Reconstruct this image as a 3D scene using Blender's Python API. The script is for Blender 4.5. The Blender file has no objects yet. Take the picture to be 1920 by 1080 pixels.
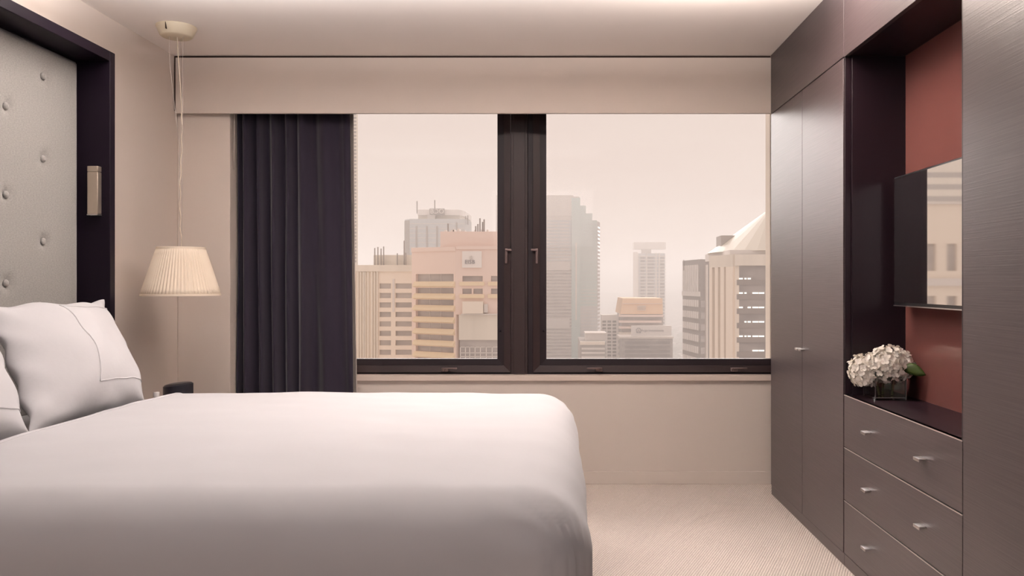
import bpy, bmesh, math, random
from mathutils import Vector, Matrix, noise

sc = bpy.context.scene
COL = sc.collection
random.seed(7)
PI = math.pi

# ------------------------------------------------------------------ camera
F = 1529.0                      # focal length in pixels of the 1920 px frame
CX, CY, EYE = 1044.0, 530.0, 1.204
cam_d = bpy.data.cameras.new('camera')
cam_d.sensor_width = 36.0
cam_d.lens = 36.0 * F / 1920.0
cam_d.shift_x = (960.0 - CX) / 1920.0
cam_d.shift_y = (CY - 540.0) / 1920.0
cam_d.clip_start, cam_d.clip_end = 0.05, 9000
cam = bpy.data.objects.new('camera', cam_d)
COL.objects.link(cam)
cam.location = (0, 0, EYE)
cam.rotation_euler = (PI / 2, 0, 0)
sc.camera = cam

# ------------------------------------------------------------------ sky
SKY = (0.86, 0.70, 0.615)
world = bpy.data.worlds.new('overcast_sky')
sc.world = world
world.use_nodes = True
wn = world.node_tree.nodes
wl = world.node_tree.links
for n in list(wn): wn.remove(n)
tc = wn.new('ShaderNodeTexCoord')
mp = wn.new('ShaderNodeMapping'); mp.inputs['Scale'].default_value = (1.2, 1.2, 9.0)
nz = wn.new('ShaderNodeTexNoise'); nz.inputs['Scale'].default_value = 2.2; nz.inputs['Detail'].default_value = 4.0
rp = wn.new('ShaderNodeValToRGB')
rp.color_ramp.elements[0].position = 0.3; rp.color_ramp.elements[0].color = (0.825, 0.675, 0.615, 1)
rp.color_ramp.elements[1].position = 0.7; rp.color_ramp.elements[1].color = (0.86, 0.72, 0.655, 1)
bg = wn.new('ShaderNodeBackground'); bg.inputs['Strength'].default_value = 0.745
wo = wn.new('ShaderNodeOutputWorld')
wl.new(tc.outputs['Generated'], mp.inputs['Vector']); wl.new(mp.outputs['Vector'], nz.inputs['Vector'])
wl.new(nz.outputs['Fac'], rp.inputs['Fac']); wl.new(rp.outputs['Color'], bg.inputs['Color'])
wl.new(bg.outputs['Background'], wo.inputs['Surface'])

# ------------------------------------------------------------------ lights
def sun(name, elev, azim, strength, color, angle):
    d = bpy.data.lights.new(name, 'SUN'); d.energy = strength; d.color = color; d.angle = math.radians(angle)
    o = bpy.data.objects.new(name, d); COL.objects.link(o)
    e, a = math.radians(elev), math.radians(azim)      # azim 0 = sun stands straight out of the window (+Y), + = to the right
    to_sun = Vector((math.sin(a) * math.cos(e), math.cos(a) * math.cos(e), math.sin(e)))
    o.rotation_euler = to_sun.to_track_quat('Z', 'Y').to_euler()
    o.location = to_sun * 30
    return o
sun('veiled_sun', 18, 5, 4.7, (1.0, 0.925, 0.905), 60)

def area(name, loc, rot, sx, sy, power, color):
    d = bpy.data.lights.new(name, 'AREA'); d.shape = 'RECTANGLE'; d.size = sx; d.size_y = sy; d.energy = power; d.color = color
    o = bpy.data.objects.new(name, d); COL.objects.link(o); o.location = loc; o.rotation_euler = rot
    return o
area('warm_uplighter', (0.7, 3.25, 2.36), (PI, 0, 0), 0.7, 0.2, 17, (1.0, 0.84, 0.72))
area('ceiling_fill', (-0.35, 3.2, 2.37), (PI, 0, 0), 3.2, 0.3, 82, (1.0, 0.95, 0.94))  # unseen fill light added below the ceiling to brighten it
area('bed_fill', (-0.7, 2.1, 2.45), (0, 0, 0), 2.2, 0.5, 7, (1.0, 0.94, 0.93))  # unseen fill added over the near half of the bed
area('camera_side_fill', (-0.2, -1.4, 2.1), (math.radians(72), 0, 0), 1.4, 0.8, 16, (1.0, 0.93, 0.93))  # added fill from behind the camera for the bed's dark side

vs = sc.view_settings
vs.view_transform = 'Standard'; vs.look = 'None'; vs.gamma = 1.0; vs.exposure = 0.36
try: vs.use_curve_mapping = False
except Exception: pass
sc.cycles.use_denoising = True
sc.cycles.max_bounces = 8; sc.cycles.diffuse_bounces = 5; sc.cycles.glossy_bounces = 4
sc.cycles.transmission_bounces = 8; sc.cycles.transparent_max_bounces = 16; sc.cycles.volume_bounces = 1
sc.cycles.sample_clamp_indirect = 6.0
sc.cycles.caustics_reflective = False; sc.cycles.caustics_refractive = False

# ------------------------------------------------------------------ materials
MATS = {}
def mat(name, col, rough=0.6, metal=0.0, spec=0.5, bump=None, vary=None, sheen=0.0, trans=0.0, ior=1.45, emit=None, coat=0.0):
    """bump = (scale xyz, strength, distance, kind); vary = (scale xyz, second colour, low, high)"""
    m = bpy.data.materials.new(name); m.use_nodes = True
    nt = m.node_tree; p = nt.nodes['Principled BSDF']
    p.inputs['Base Color'].default_value = (*col, 1)
    p.inputs['Roughness'].default_value = rough; p.inputs['Metallic'].default_value = metal
    p.inputs['Specular IOR Level'].default_value = spec; p.inputs['IOR'].default_value = ior
    p.inputs['Sheen Weight'].default_value = sheen; p.inputs['Transmission Weight'].default_value = trans
    p.inputs['Coat Weight'].default_value = coat
    if emit:
        p.inputs['Emission Color'].default_value = (*emit[:3], 1); p.inputs['Emission Strength'].default_value = emit[3]
    def coords(scale):
        t = nt.nodes.new('ShaderNodeTexCoord'); q = nt.nodes.new('ShaderNodeMapping')
        g = nt.nodes.new('ShaderNodeNewGeometry')
        nt.links.new(g.outputs['Position'], q.inputs['Vector']); q.inputs['Scale'].default_value = scale
        return q.outputs['Vector']
    if vary:
        n = nt.nodes.new('ShaderNodeTexNoise'); n.inputs['Scale'].default_value = 1.0; n.inputs['Detail'].default_value = 3.0
        nt.links.new(coords(vary[0]), n.inputs['Vector'])
        r = nt.nodes.new('ShaderNodeValToRGB')
        r.color_ramp.elements[0].position = vary[2]; r.color_ramp.elements[0].color = (*col, 1)
        r.color_ramp.elements[1].position = vary[3]; r.color_ramp.elements[1].color = (*vary[1], 1)
        nt.links.new(n.outputs['Fac'], r.inputs['Fac']); nt.links.new(r.outputs['Color'], p.inputs['Base Color'])
    if bump:
        b = nt.nodes.new('ShaderNodeBump'); b.inputs['Strength'].default_value = bump[1]; b.inputs['Distance'].default_value = bump[2]
        if bump[3] == 'noise':
            n = nt.nodes.new('ShaderNodeTexNoise'); n.inputs['Scale'].default_value = 1.0; n.inputs['Detail'].default_value = 3.0
            nt.links.new(coords(bump[0]), n.inputs['Vector']); nt.links.new(n.outputs['Fac'], b.inputs['Height'])
        else:
            n = nt.nodes.new('ShaderNodeTexWave'); n.bands_direction = 'X'; n.inputs['Scale'].default_value = 1.0
            n.inputs['Distortion'].default_value = 0.6
            nt.links.new(coords(bump[0]), n.inputs['Vector']); nt.links.new(n.outputs['Fac'], b.inputs['Height'])
        nt.links.new(b.outputs['Normal'], p.inputs['Normal'])
    MATS[name] = m
    return m

M_wall = mat('taupe_wall_paint', (0.66, 0.58, 0.52), 0.75, spec=0.3, bump=((60, 60, 60), 0.08, 0.002, 'noise'))
M_apron = mat('beige_wall_paint', (0.60, 0.535, 0.485), 0.7, spec=0.3)
M_ceil = mat('ceiling_paint', (0.93, 0.865, 0.82), 0.85, spec=0.2)
M_gap = mat('shadow_gap', (0.05, 0.03, 0.025), 0.9, spec=0.1)
M_white_trim = mat('sill_paint', (0.60, 0.51, 0.45), 0.5)
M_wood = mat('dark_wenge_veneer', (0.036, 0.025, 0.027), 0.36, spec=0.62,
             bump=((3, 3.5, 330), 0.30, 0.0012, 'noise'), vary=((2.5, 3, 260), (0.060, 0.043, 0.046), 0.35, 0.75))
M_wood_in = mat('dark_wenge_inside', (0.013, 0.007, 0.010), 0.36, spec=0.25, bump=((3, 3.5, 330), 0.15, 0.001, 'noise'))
M_black = mat('black_lacquer_frame', (0.007, 0.004, 0.008), 0.45, spec=0.14)
M_red = mat('red_brown_lacquer', (0.13, 0.049, 0.043), 0.10, spec=0.5)
M_tv = mat('tv_glass', (0.93, 0.92, 0.91), 0.03, metal=1.0)
M_tvb = mat('tv_bezel', (0.012, 0.012, 0.014), 0.3)
M_metal = mat('satin_nickel', (0.72, 0.68, 0.66), 0.28, metal=1.0)
M_nickel_box = mat('brushed_nickel', (0.50, 0.42, 0.34), 0.42, metal=0.85, bump=((300, 300, 6), 0.05, 0.001, 'noise'))
M_linen = mat('headboard_linen', (0.185, 0.175, 0.163), 0.9, spec=0.15, sheen=0.2,
              bump=((150, 150, 420), 0.35, 0.002, 'noise'), vary=((110, 110, 260), (0.245, 0.23, 0.215), 0.3, 0.7))
M_bed = mat('white_bed_linen', (0.465, 0.455, 0.465), 0.85, spec=0.2, sheen=0.15, bump=((9, 9, 9), 0.10, 0.01, 'noise'))
M_pillow = mat('white_pillow_cotton', (0.535, 0.522, 0.53), 0.85, spec=0.2, sheen=0.15, bump=((22, 22, 22), 0.16, 0.008, 'noise'))
M_curtain = mat('dark_plum_curtain', (0.018, 0.0135, 0.024), 0.8, spec=0.2, sheen=0.18, bump=((500, 500, 500), 0.08, 0.001, 'noise'))
M_lining = mat('curtain_lining', (0.62, 0.55, 0.50), 0.85, spec=0.2)
M_frame = mat('bronze_window_frame', (0.024, 0.014, 0.014), 0.42, spec=0.3)
M_frame_dark = mat('bronze_frame_bead', (0.014, 0.009, 0.011), 0.45, spec=0.25)
M_latch = mat('bronze_hardware', (0.13, 0.09, 0.085), 0.35, metal=0.5)
M_shade = mat('pleated_cream_shade', (0.80, 0.69, 0.56), 0.8, spec=0.2)
M_canopy = mat('cream_canopy', (0.60, 0.52, 0.39), 0.5)
M_cord = mat('pale_cord', (0.70, 0.60, 0.48), 0.5)
M_wire = mat('steel_wire', (0.30, 0.26, 0.24), 0.4, metal=0.8)
M_canister = mat('black_satin_plastic', (0.014, 0.013, 0.018), 0.30, spec=0.5)
M_cap = mat('white_cap', (0.78, 0.74, 0.72), 0.4)
M_petal = mat('ivory_petals', (0.88, 0.82, 0.73), 0.75, spec=0.2, vary=((18, 18, 18), (0.93, 0.88, 0.81), 0.3, 0.7))
M_leaf = mat('green_leaf', (0.028, 0.045, 0.006), 0.5, spec=0.3)
M_stem = mat('green_stem', (0.16, 0.19, 0.07), 0.5)
M_hem = mat('satin_edge', (0.70, 0.63, 0.60), 0.3, metal=0.5)

def carpet_mat():
    m = bpy.data.materials.new('ribbed_beige_carpet'); m.use_nodes = True
    nt = m.node_tree; p = nt.nodes['Principled BSDF']; p.inputs['Roughness'].default_value = 0.95
    p.inputs['Specular IOR Level'].default_value = 0.1
    g = nt.nodes.new('ShaderNodeNewGeometry')
    q = nt.nodes.new('ShaderNodeMapping'); q.inputs['Rotation'].default_value = (0, 0, math.radians(24)); q.inputs['Scale'].default_value = (1, 1, 1)
    w = nt.nodes.new('ShaderNodeTexWave'); w.inputs['Scale'].default_value = 30; w.inputs['Distortion'].default_value = 2.6; w.inputs['Detail'].default_value = 2
    w.inputs['Detail Scale'].default_value = 6
    n = nt.nodes.new('ShaderNodeTexNoise'); n.inputs['Scale'].default_value = 160; n.inputs['Detail'].default_value = 2
    mx = nt.nodes.new('ShaderNodeMath'); mx.operation = 'ADD'
    r = nt.nodes.new('ShaderNodeValToRGB')
    r.color_ramp.elements[0].position = 0.45; r.color_ramp.elements[0].color = (0.52, 0.455, 0.41, 1)
    r.color_ramp.elements[1].position = 1.35 / 2 + 0.3; r.color_ramp.elements[1].color = (0.76, 0.685, 0.625, 1)
    b = nt.nodes.new('ShaderNodeBump'); b.inputs['Strength'].default_value = 0.5; b.inputs['Distance'].default_value = 0.004
    nt.links.new(g.outputs['Position'], q.inputs['Vector']); nt.links.new(q.outputs['Vector'], w.inputs['Vector'])
    nt.links.new(g.outputs['Position'], n.inputs['Vector'])
    nt.links.new(w.outputs['Fac'], mx.inputs[0]); nt.links.new(n.outputs['Fac'], mx.inputs[1])
    h = nt.nodes.new('ShaderNodeMath'); h.operation = 'MULTIPLY'; h.inputs[1].default_value = 0.62
    nt.links.new(mx.outputs[0], h.inputs[0]); nt.links.new(h.outputs[0], r.inputs['Fac'])
    nt.links.new(r.outputs['Color'], p.inputs['Base Color'])
    nt.links.new(mx.outputs[0], b.inputs['Height']); nt.links.new(b.outputs['Normal'], p.inputs['Normal'])
    return m
M_carpet = carpet_mat()

def pane_mat(name, tint, refl):
    m = bpy.data.materials.new(name); m.use_nodes = True
    nt = m.node_tree
    for n in list(nt.nodes): nt.nodes.remove(n)
    o = nt.nodes.new('ShaderNodeOutputMaterial'); t = nt.nodes.new('ShaderNodeBsdfTransparent'); t.inputs[0].default_value = (*tint, 1)
    g = nt.nodes.new('ShaderNodeBsdfGlossy'); g.inputs['Roughness'].default_value = 0.02
    f = nt.nodes.new('ShaderNodeFresnel'); f.inputs['IOR'].default_value = 1.45
    k = nt.nodes.new('ShaderNodeMath'); k.operation = 'MULTIPLY'; k.inputs[1].default_value = refl
    x = nt.nodes.new('ShaderNodeMixShader')
    nt.links.new(f.outputs[0], k.inputs[0]); nt.links.new(k.outputs[0], x.inputs[0])
    nt.links.new(t.outputs[0], x.inputs[1]); nt.links.new(g.outputs[0], x.inputs[2]); nt.links.new(x.outputs[0], o.inputs['Surface'])
    return m
M_pane = pane_mat('window_glass', (1.0, 0.995, 0.985), 0.12)
M_vase = pane_mat('vase_glass', (0.93, 0.95, 0.93), 3.5)
M_edge_glint = mat('painted_edge_glint', (0.62, 0.64, 0.62), 0.12, spec=0.8, trans=0.55)  # pale colour standing in for highlights on the vase edges
M_water = pane_mat('vase_water', (0.82, 0.86, 0.82), 1.0)
M_bottle = pane_mat('clear_bottle', (0.93, 0.95, 0.96), 2.0)

# ------------------------------------------------------------------ object helpers
W = {}                                             # world position of every object's origin
def link(o, parent, world):
    COL.objects.link(o); W[o.name] = Vector(world)
    if parent is not None:
        o.parent = parent; o.location = Vector(world) - W[parent.name]
    else: o.location = world
    return o
def tag(o, label=None, cat=None, group=None, kind=None):
    if label: o['label'] = label
    if cat: o['category'] = cat
    if group: o['group'] = group
    if kind: o['kind'] = kind
    return o
def empty(name, loc, label=None, cat=None, group=None, kind=None):
    o = bpy.data.objects.new(name, None); o.empty_display_size = 0.1
    link(o, None, loc); return tag(o, label, cat, group, kind)
def from_bm(name, bm, m, parent=None, smooth=False, angle=None):
    vs_ = [v.co for v in bm.verts]
    lo = Vector((min(v[i] for v in vs_) for i in range(3))); hi = Vector((max(v[i] for v in vs_) for i in range(3)))
    base = Vector(((lo.x + hi.x) / 2, (lo.y + hi.y) / 2, lo.z))
    bmesh.ops.translate(bm, verts=bm.verts, vec=-base)
    me = bpy.data.meshes.new(name); bm.to_mesh(me); bm.free()
    for mm in (m if isinstance(m, (list, tuple)) else [m]): me.materials.append(mm)
    if smooth == 'edges':                          # round only the bevels, keep the large faces truly flat
        for p in me.polygons: p.use_smooth = max(abs(c) for c in p.normal) < 0.995
    elif smooth:
        for p in me.polygons: p.use_smooth = True
        if angle is not None:
            try: me.set_sharp_from_angle(angle=math.radians(angle))
            except Exception: pass
    return link(bpy.data.objects.new(name, me), parent, base)
def copy_of(o, offset, parent=None):               # same mesh data, moved by offset in the world
    c = o.copy(); return link(c, parent, W[o.name] + Vector(offset))
def copy_tree(o, offset, parent=None):
    c = copy_of(o, offset, parent)
    for ch in [x for x in bpy.data.objects if x.parent == o]: copy_tree(ch, offset, c)
    return c
def bbox(bm, lo, hi, bev=0.0, seg=2):
    x0, y0, z0 = lo; x1, y1, z1 = hi
    r = bmesh.ops.create_cube(bm, size=1.0)
    for v in r['verts']:
        v.co = Vector(((x0 + x1) / 2 + v.co.x * (x1 - x0), (y0 + y1) / 2 + v.co.y * (y1 - y0), (z0 + z1) / 2 + v.co.z * (z1 - z0)))
    if bev > 0:
        es = list({e for v in r['verts'] for e in v.link_edges})
        bmesh.ops.bevel(bm, geom=es, offset=bev, segments=seg, affect='EDGES', profile=0.5)
def box(name, lo, hi, m, parent=None, bev=0.0, seg=2):
    bm = bmesh.new(); bbox(bm, lo, hi, bev, seg)
    return from_bm(name, bm, m, parent, smooth='edges' if bev > 0 else False)
def boxes(name, lst, m, parent=None, bev=0.0):
    bm = bmesh.new()
    for lo, hi in lst: bbox(bm, lo, hi, bev)
    return from_bm(name, bm, m, parent, smooth='edges' if bev > 0 else False)
def tube_bm(bm, pts, rad, n=8, closed=False):
    pts = [Vector(p) for p in pts]; rings = []
    ref = Vector((0.13, 0.31, 0.94)).normalized()
    for i, p in enumerate(pts):
        a = pts[max(0, i - 1)]; b = pts[min(len(pts) - 1, i + 1)]
        t = (b - a).normalized()
        u = t.cross(ref)
        if u.length < 1e-3: u = t.cross(Vector((1, 0, 0)))
        u.normalize(); w = t.cross(u)
        r = rad[i] if isinstance(rad, (list, tuple)) else rad
        rings.append([bm.verts.new(p + u * math.cos(2 * PI * k / n) * r + w * math.sin(2 * PI * k / n) * r) for k in range(n)])
    for i in range(len(rings) - 1):
        for k in range(n):
            bm.faces.new((rings[i][k], rings[i][(k + 1) % n], rings[i + 1][(k + 1) % n], rings[i + 1][k]))
    bm.faces.new(rings[0][::-1]); bm.faces.new(rings[-1])
def tube(name, pts, rad, m, parent=None, n=8):
    bm = bmesh.new(); tube_bm(bm, pts, rad, n)
    bmesh.ops.recalc_face_normals(bm, faces=bm.faces)
    return from_bm(name, bm, m, parent, smooth=True, angle=60)
def lathe(name, prof, centre, m, parent=None, n=40, angle=50):
    bm = bmesh.new(); rings = []
    for r, z in prof:
        rings.append([bm.verts.new((centre[0] + r * math.cos(2 * PI * k / n), centre[1] + r * math.sin(2 * PI * k / n), z)) for k in range(n)] if r > 1e-6
                     else [bm.verts.new((centre[0], centre[1], z))])
    for a, b in zip(rings[:-1], rings[1:]):
        for k in range(n):
            k2 = (k + 1) % n
            if len(a) == 1 and len(b) == 1: continue
            if len(a) == 1: bm.faces.new((a[0], b[k2], b[k]))
            elif len(b) == 1: bm.faces.new((a[k], a[k2], b[0]))
            else: bm.faces.new((a[k], a[k2], b[k2], b[k]))
    bmesh.ops.recalc_face_normals(bm, faces=bm.faces)
    return from_bm(name, bm, m, parent, smooth=True, angle=angle)

# ------------------------------------------------------------------ room shell
XL, XR, YB, YP, YV, YA, YW, H = -2.187, 1.84, -1.9, 4.70, 4.65, 4.88, 5.06, 2.5
tag(box('floor', (XL - 0.1, YB - 0.1, -0.1), (XR + 0.1, YW, 0.0), M_carpet), kind='structure')
tag(box('ceiling', (XL - 0.1, YB - 0.1, H), (XR + 0.1, YW, H + 0.1), M_ceil), kind='structure')
tag(box('wall_left', (XL - 0.1, YB, 0.0), (XL, YW, H), M_wall), kind='structure')
tag(box('wall_right', (XR, YB, 0.0), (XR + 0.1, YW, H), M_wall), kind='structure')
tag(box('wall_back', (XL, YB - 0.1, 0.0), (XR, YB, H), M_wall), kind='structure')
tag(box('wall_front', (-1.93, YA, 0.0), (XR, YW, 0.625), M_apron), kind='structure')
tag(box('wall_front_left', (XL, YP, 0.0), (-1.883, YW, H), M_wall, bev=0.004), kind='structure')
tag(box('wall_front_top', (-1.883, 4.93, 2.40), (XR, YW, H), M_wall), kind='structure')
tag(box('baseboard_front', (-1.883, YA - 0.012, 0.0), (XR, YA, 0.077), M_apron, bev=0.003), kind='structure')
# pelmet box hiding the curtain track, with its dark shadow gaps
v = empty('trim_1', (0, YV, 2.17), kind='structure')
box('fascia', (XL + 0.012, YV, 2.170), (1.222, YV + 0.022, 2.488), M_wall, v, bev=0.002)
box('shadow_gap', (XL, YV + 0.012, 2.185), (1.222, YV + 0.03, H), M_gap, v)
# window board under the frame
tag(box('trim_2', (-1.883, YA - 0.022, 0.618), (XR, YW - 0.13, 0.651), M_white_trim, bev=0.003), kind='structure')

# windows: outer frame, post, two sashes
YF = 4.93
fr = empty('trim_3', (0, YF, 0.65), kind='structure')
box('outer_frame', (-1.883, YF + 0.012, 0.6495), (XR, YW, 0.664), M_frame_dark, fr)
box('outer_frame', (-1.883, YF + 0.012, 2.392), (XR, YW, 2.402), M_frame_dark, fr)
pst = box('centre_post', (-0.2785, YF - 0.004, 0.65), (-0.176, YW, 2.40), M_frame, fr, bev=0.003)
box('post_rib', (-0.262, YF - 0.010, 0.65), (-0.192, YF - 0.003, 2.40), M_frame, pst, bev=0.002)
box('post_edge', (-0.176, YF + 0.006, 0.65), (-0.1435, YW, 2.40), M_frame_dark, fr, bev=0.002)

def mitred(name, xa, xb, za, zb, w, y0, y1, m, parent, slope=0.0):
    """four mitred members round a rectangle; outer edge at y0, inner edge pushed back by slope"""
    O = [(xa, za), (xb, za), (xb, zb), (xa, zb)]
    I = [(xa + w, za + w), (xb - w, za + w), (xb - w, zb - w), (xa + w, zb - w)]
    out = []
    for k in range(4):
        j = (k + 1) % 4
        bm = bmesh.new()
        P = [O[k], O[j], I[j], I[k]]
        f = [bm.verts.new((p[0], y0 + (slope if q >= 2 else 0), p[1])) for q, p in enumerate(P)]
        b = [bm.verts.new((p[0], y1, p[1])) for p in P]
        bm.faces.new(f); bm.faces.new(b[::-1])
        for q in range(4): bm.faces.new((f[q], b[q], b[(q + 1) % 4], f[(q + 1) % 4]))
        bmesh.ops.recalc_face_normals(bm, faces=bm.faces)
        out.append(from_bm(name, bm, m, parent))
    return out
def crank(x, parent, flip):                        # espagnolette handle on the bottom rail
    s = -1 if flip else 1
    bm = bmesh.new()
    bbox(bm, (x - 0.022, YF - 0.012, 0.668), (x + 0.022, YF + 0.002, 0.690), 0.003)
    bbox(bm, (x - 0.006 - s * 0.012, YF - 0.028, 0.670), (x + 0.006 - s * 0.012, YF - 0.010, 0.688), 0.003)
    a, b = sorted((x - s * 0.015, x + s * 0.075))
    bbox(bm, (a, YF - 0.032, 0.684), (b, YF - 0.022, 0.693), 0.002)
    from_bm('rail_handle', bm, M_latch, parent, True, 40)
def latch(x, parent, s):
    bm = bmesh.new(); zc = EYE + (530 - 480) * YF / F
    bbox(bm, (x - 0.007, YF - 0.010, zc - 0.045), (x + 0.007, YF + 0.002, zc + 0.045), 0.002)
    a, b = sorted((x - 0.005 * s, x + 0.034 * s))
    bbox(bm, (a, YF - 0.024, zc + 0.030), (b, YF - 0.010, zc + 0.042), 0.002)
    from_bm('latch', bm, M_latch, parent, True, 40)
def sash(name, xa, xb, label, cranks, lx, s):
    r = empty(name, ((xa + xb) / 2, YF, 0.66), kind='structure'); r['label'] = label
    mitred('sash_rail', xa, xb, 0.662, 2.39, 0.040, YF, YF + 0.05, M_frame, r, slope=0.010)
    mitred('glazing_bead', xa + 0.040, xb - 0.040, 0.702, 2.35, 0.040, YF + 0.016, YF + 0.06, M_frame_dark, r, slope=0.004)
    box('pane', (xa + 0.078, YF + 0.050, 0.740), (xb - 0.078, YF + 0.056, 2.312), M_pane, r)
    for x, f in cranks: crank(x, r, f)
    latch(lx, r, s)
    for zz in (EYE + (530 - 621) * YF / F,):
        bm = bmesh.new(); bmesh.ops.create_uvsphere(bm, u_segments=10, v_segments=6, radius=0.007)
        bmesh.ops.translate(bm, verts=bm.verts, vec=((xb - 0.062) if s > 0 else (xa + 0.062), YF + 0.017, zz))
        from_bm('screw_cap', bm, M_black, r, True)
    return r
sash('window_1', -1.875, -0.2805, 'bronze framed sash left of the wide post', [(-0.675, False)], -0.305, 1)
sash('window_2', -0.1435, 1.835, 'bronze framed sash right of the wide post', [(0.255, True), (1.07, False)], -0.121, -1)

# ------------------------------------------------------------------ curtain
def curtain():
    root = empty('curtain', (-1.55, 4.79, 0.02), 'dark plum floor length curtain drawn to the left side of the window', 'curtain')
    nu, nv = 170, 46
    knots = [0.0, 0.05, 0.115, 0.175, 0.225, 0.30, 0.355, 0.43, 0.48, 0.55, 0.63, 0.73, 0.85, 0.94, 1.0]
    amps = [0.8, 1.1, 0.8, 1.2, 0.7, 1.2, 0.75, 1.15, 0.8, 1.1, 0.8, 0.7, 0.5, 0.5, 0.6]
    def phase(u):
        for i in range(len(knots) - 1):
            if u <= knots[i + 1]:
                return PI * (i + (u - knots[i]) / (knots[i + 1] - knots[i]))
        return PI * (len(knots) - 1)
    def pt(u, z, off=0.0):
        h = (z - 0.02) / 2.36
        xr = -1.193 - 0.028 * h ** 1.5
        w = u + 0.022 * math.sin(5.2 * u + 1.1) * (1 - h) * u * (1 - u) * 4
        x = -1.872 + (xr + 1.872) * w
        fi = phase(u) / PI
        k0 = int(min(fi, len(amps) - 2)); ak = amps[k0] + (amps[k0 + 1] - amps[k0]) * (fi - k0)
        amp = 0.050 * ak * (0.75 + 0.35 * noise.noise((u * 6.3, h * 1.4, 3.1))) * (1.0 - 0.35 * max(0, u - 0.6) / 0.4)
        y = 4.788 + amp * math.sin(phase(u) + 0.55 * noise.noise((u * 4, h * 2.2, 9.7)))
        y += 0.010 * noise.noise((u * 9, h * 3.0, 1.7)) + off
        # the swag fold that falls away from the leading edge
        d = (u - (0.62 + 0.30 * (1 - h) ** 1.3 * 0.75))
        y -= 0.016 * math.exp(-(d / 0.035) ** 2) * min(1, 1.6 * h)
        x += 0.006 * noise.noise((u * 14, h * 2.0, 5.5))
        return Vector((x, min(max(y, 4.735), 4.845), z))
    bm = bmesh.new(); g = []
    for j in range(nv + 1):
        z = 0.02 + 2.36 * j / nv
        g.append([bm.verts.new(pt(i / nu, z)) for i in range(nu + 1)])
    for j in range(nv):
        for i in range(nu): bm.faces.new((g[j][i], g[j][i + 1], g[j + 1][i + 1], g[j + 1][i]))
    o = from_bm('drape', bm, M_curtain, root, True)
    s = o.modifiers.new('thickness', 'SOLIDIFY'); s.thickness = 0.004; s.offset = 0
    bm = bmesh.new(); g = []
    for j in range(nv + 1):
        z = 0.035 + 2.33 * j / nv
        row = []
        for i in range(41):
            u = i / 40
            p = pt(u, z, 0.0); p.y = 4.853 + 0.006 * math.sin(u * 40); p.x += 0.012 * (u - 0.5) * 2
            if i == 40: p.y = 4.82
            row.append(bm.verts.new(p))
        g.append(row)
    for j in range(nv):
        for i in range(40): bm.faces.new((g[j][i], g[j][i + 1], g[j + 1][i + 1], g[j + 1][i]))
    o = from_bm('lining', bm, M_lining, root, True); o['label'] = 'pale lining behind the dark cloth'
    s = o.modifiers.new('thickness', 'SOLIDIFY'); s.thickness = 0.003; s.offset = 0
    box('track', (-1.88, 4.765, 2.40), (-0.3, 4.80, 2.43), M_white_trim, root)
    bm = bmesh.new()
    tube_bm(bm, [(-1.868, 4.726, 2.39), (-1.868, 4.726, 2.1), (-1.871, 4.727, 1.95), (-1.872, 4.728, 1.86)], 0.0022, 6)
    from_bm('lining_edge', bm, M_lining, root, True)  # thin tube added as the lining's pale edge peeking out
curtain()

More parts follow.
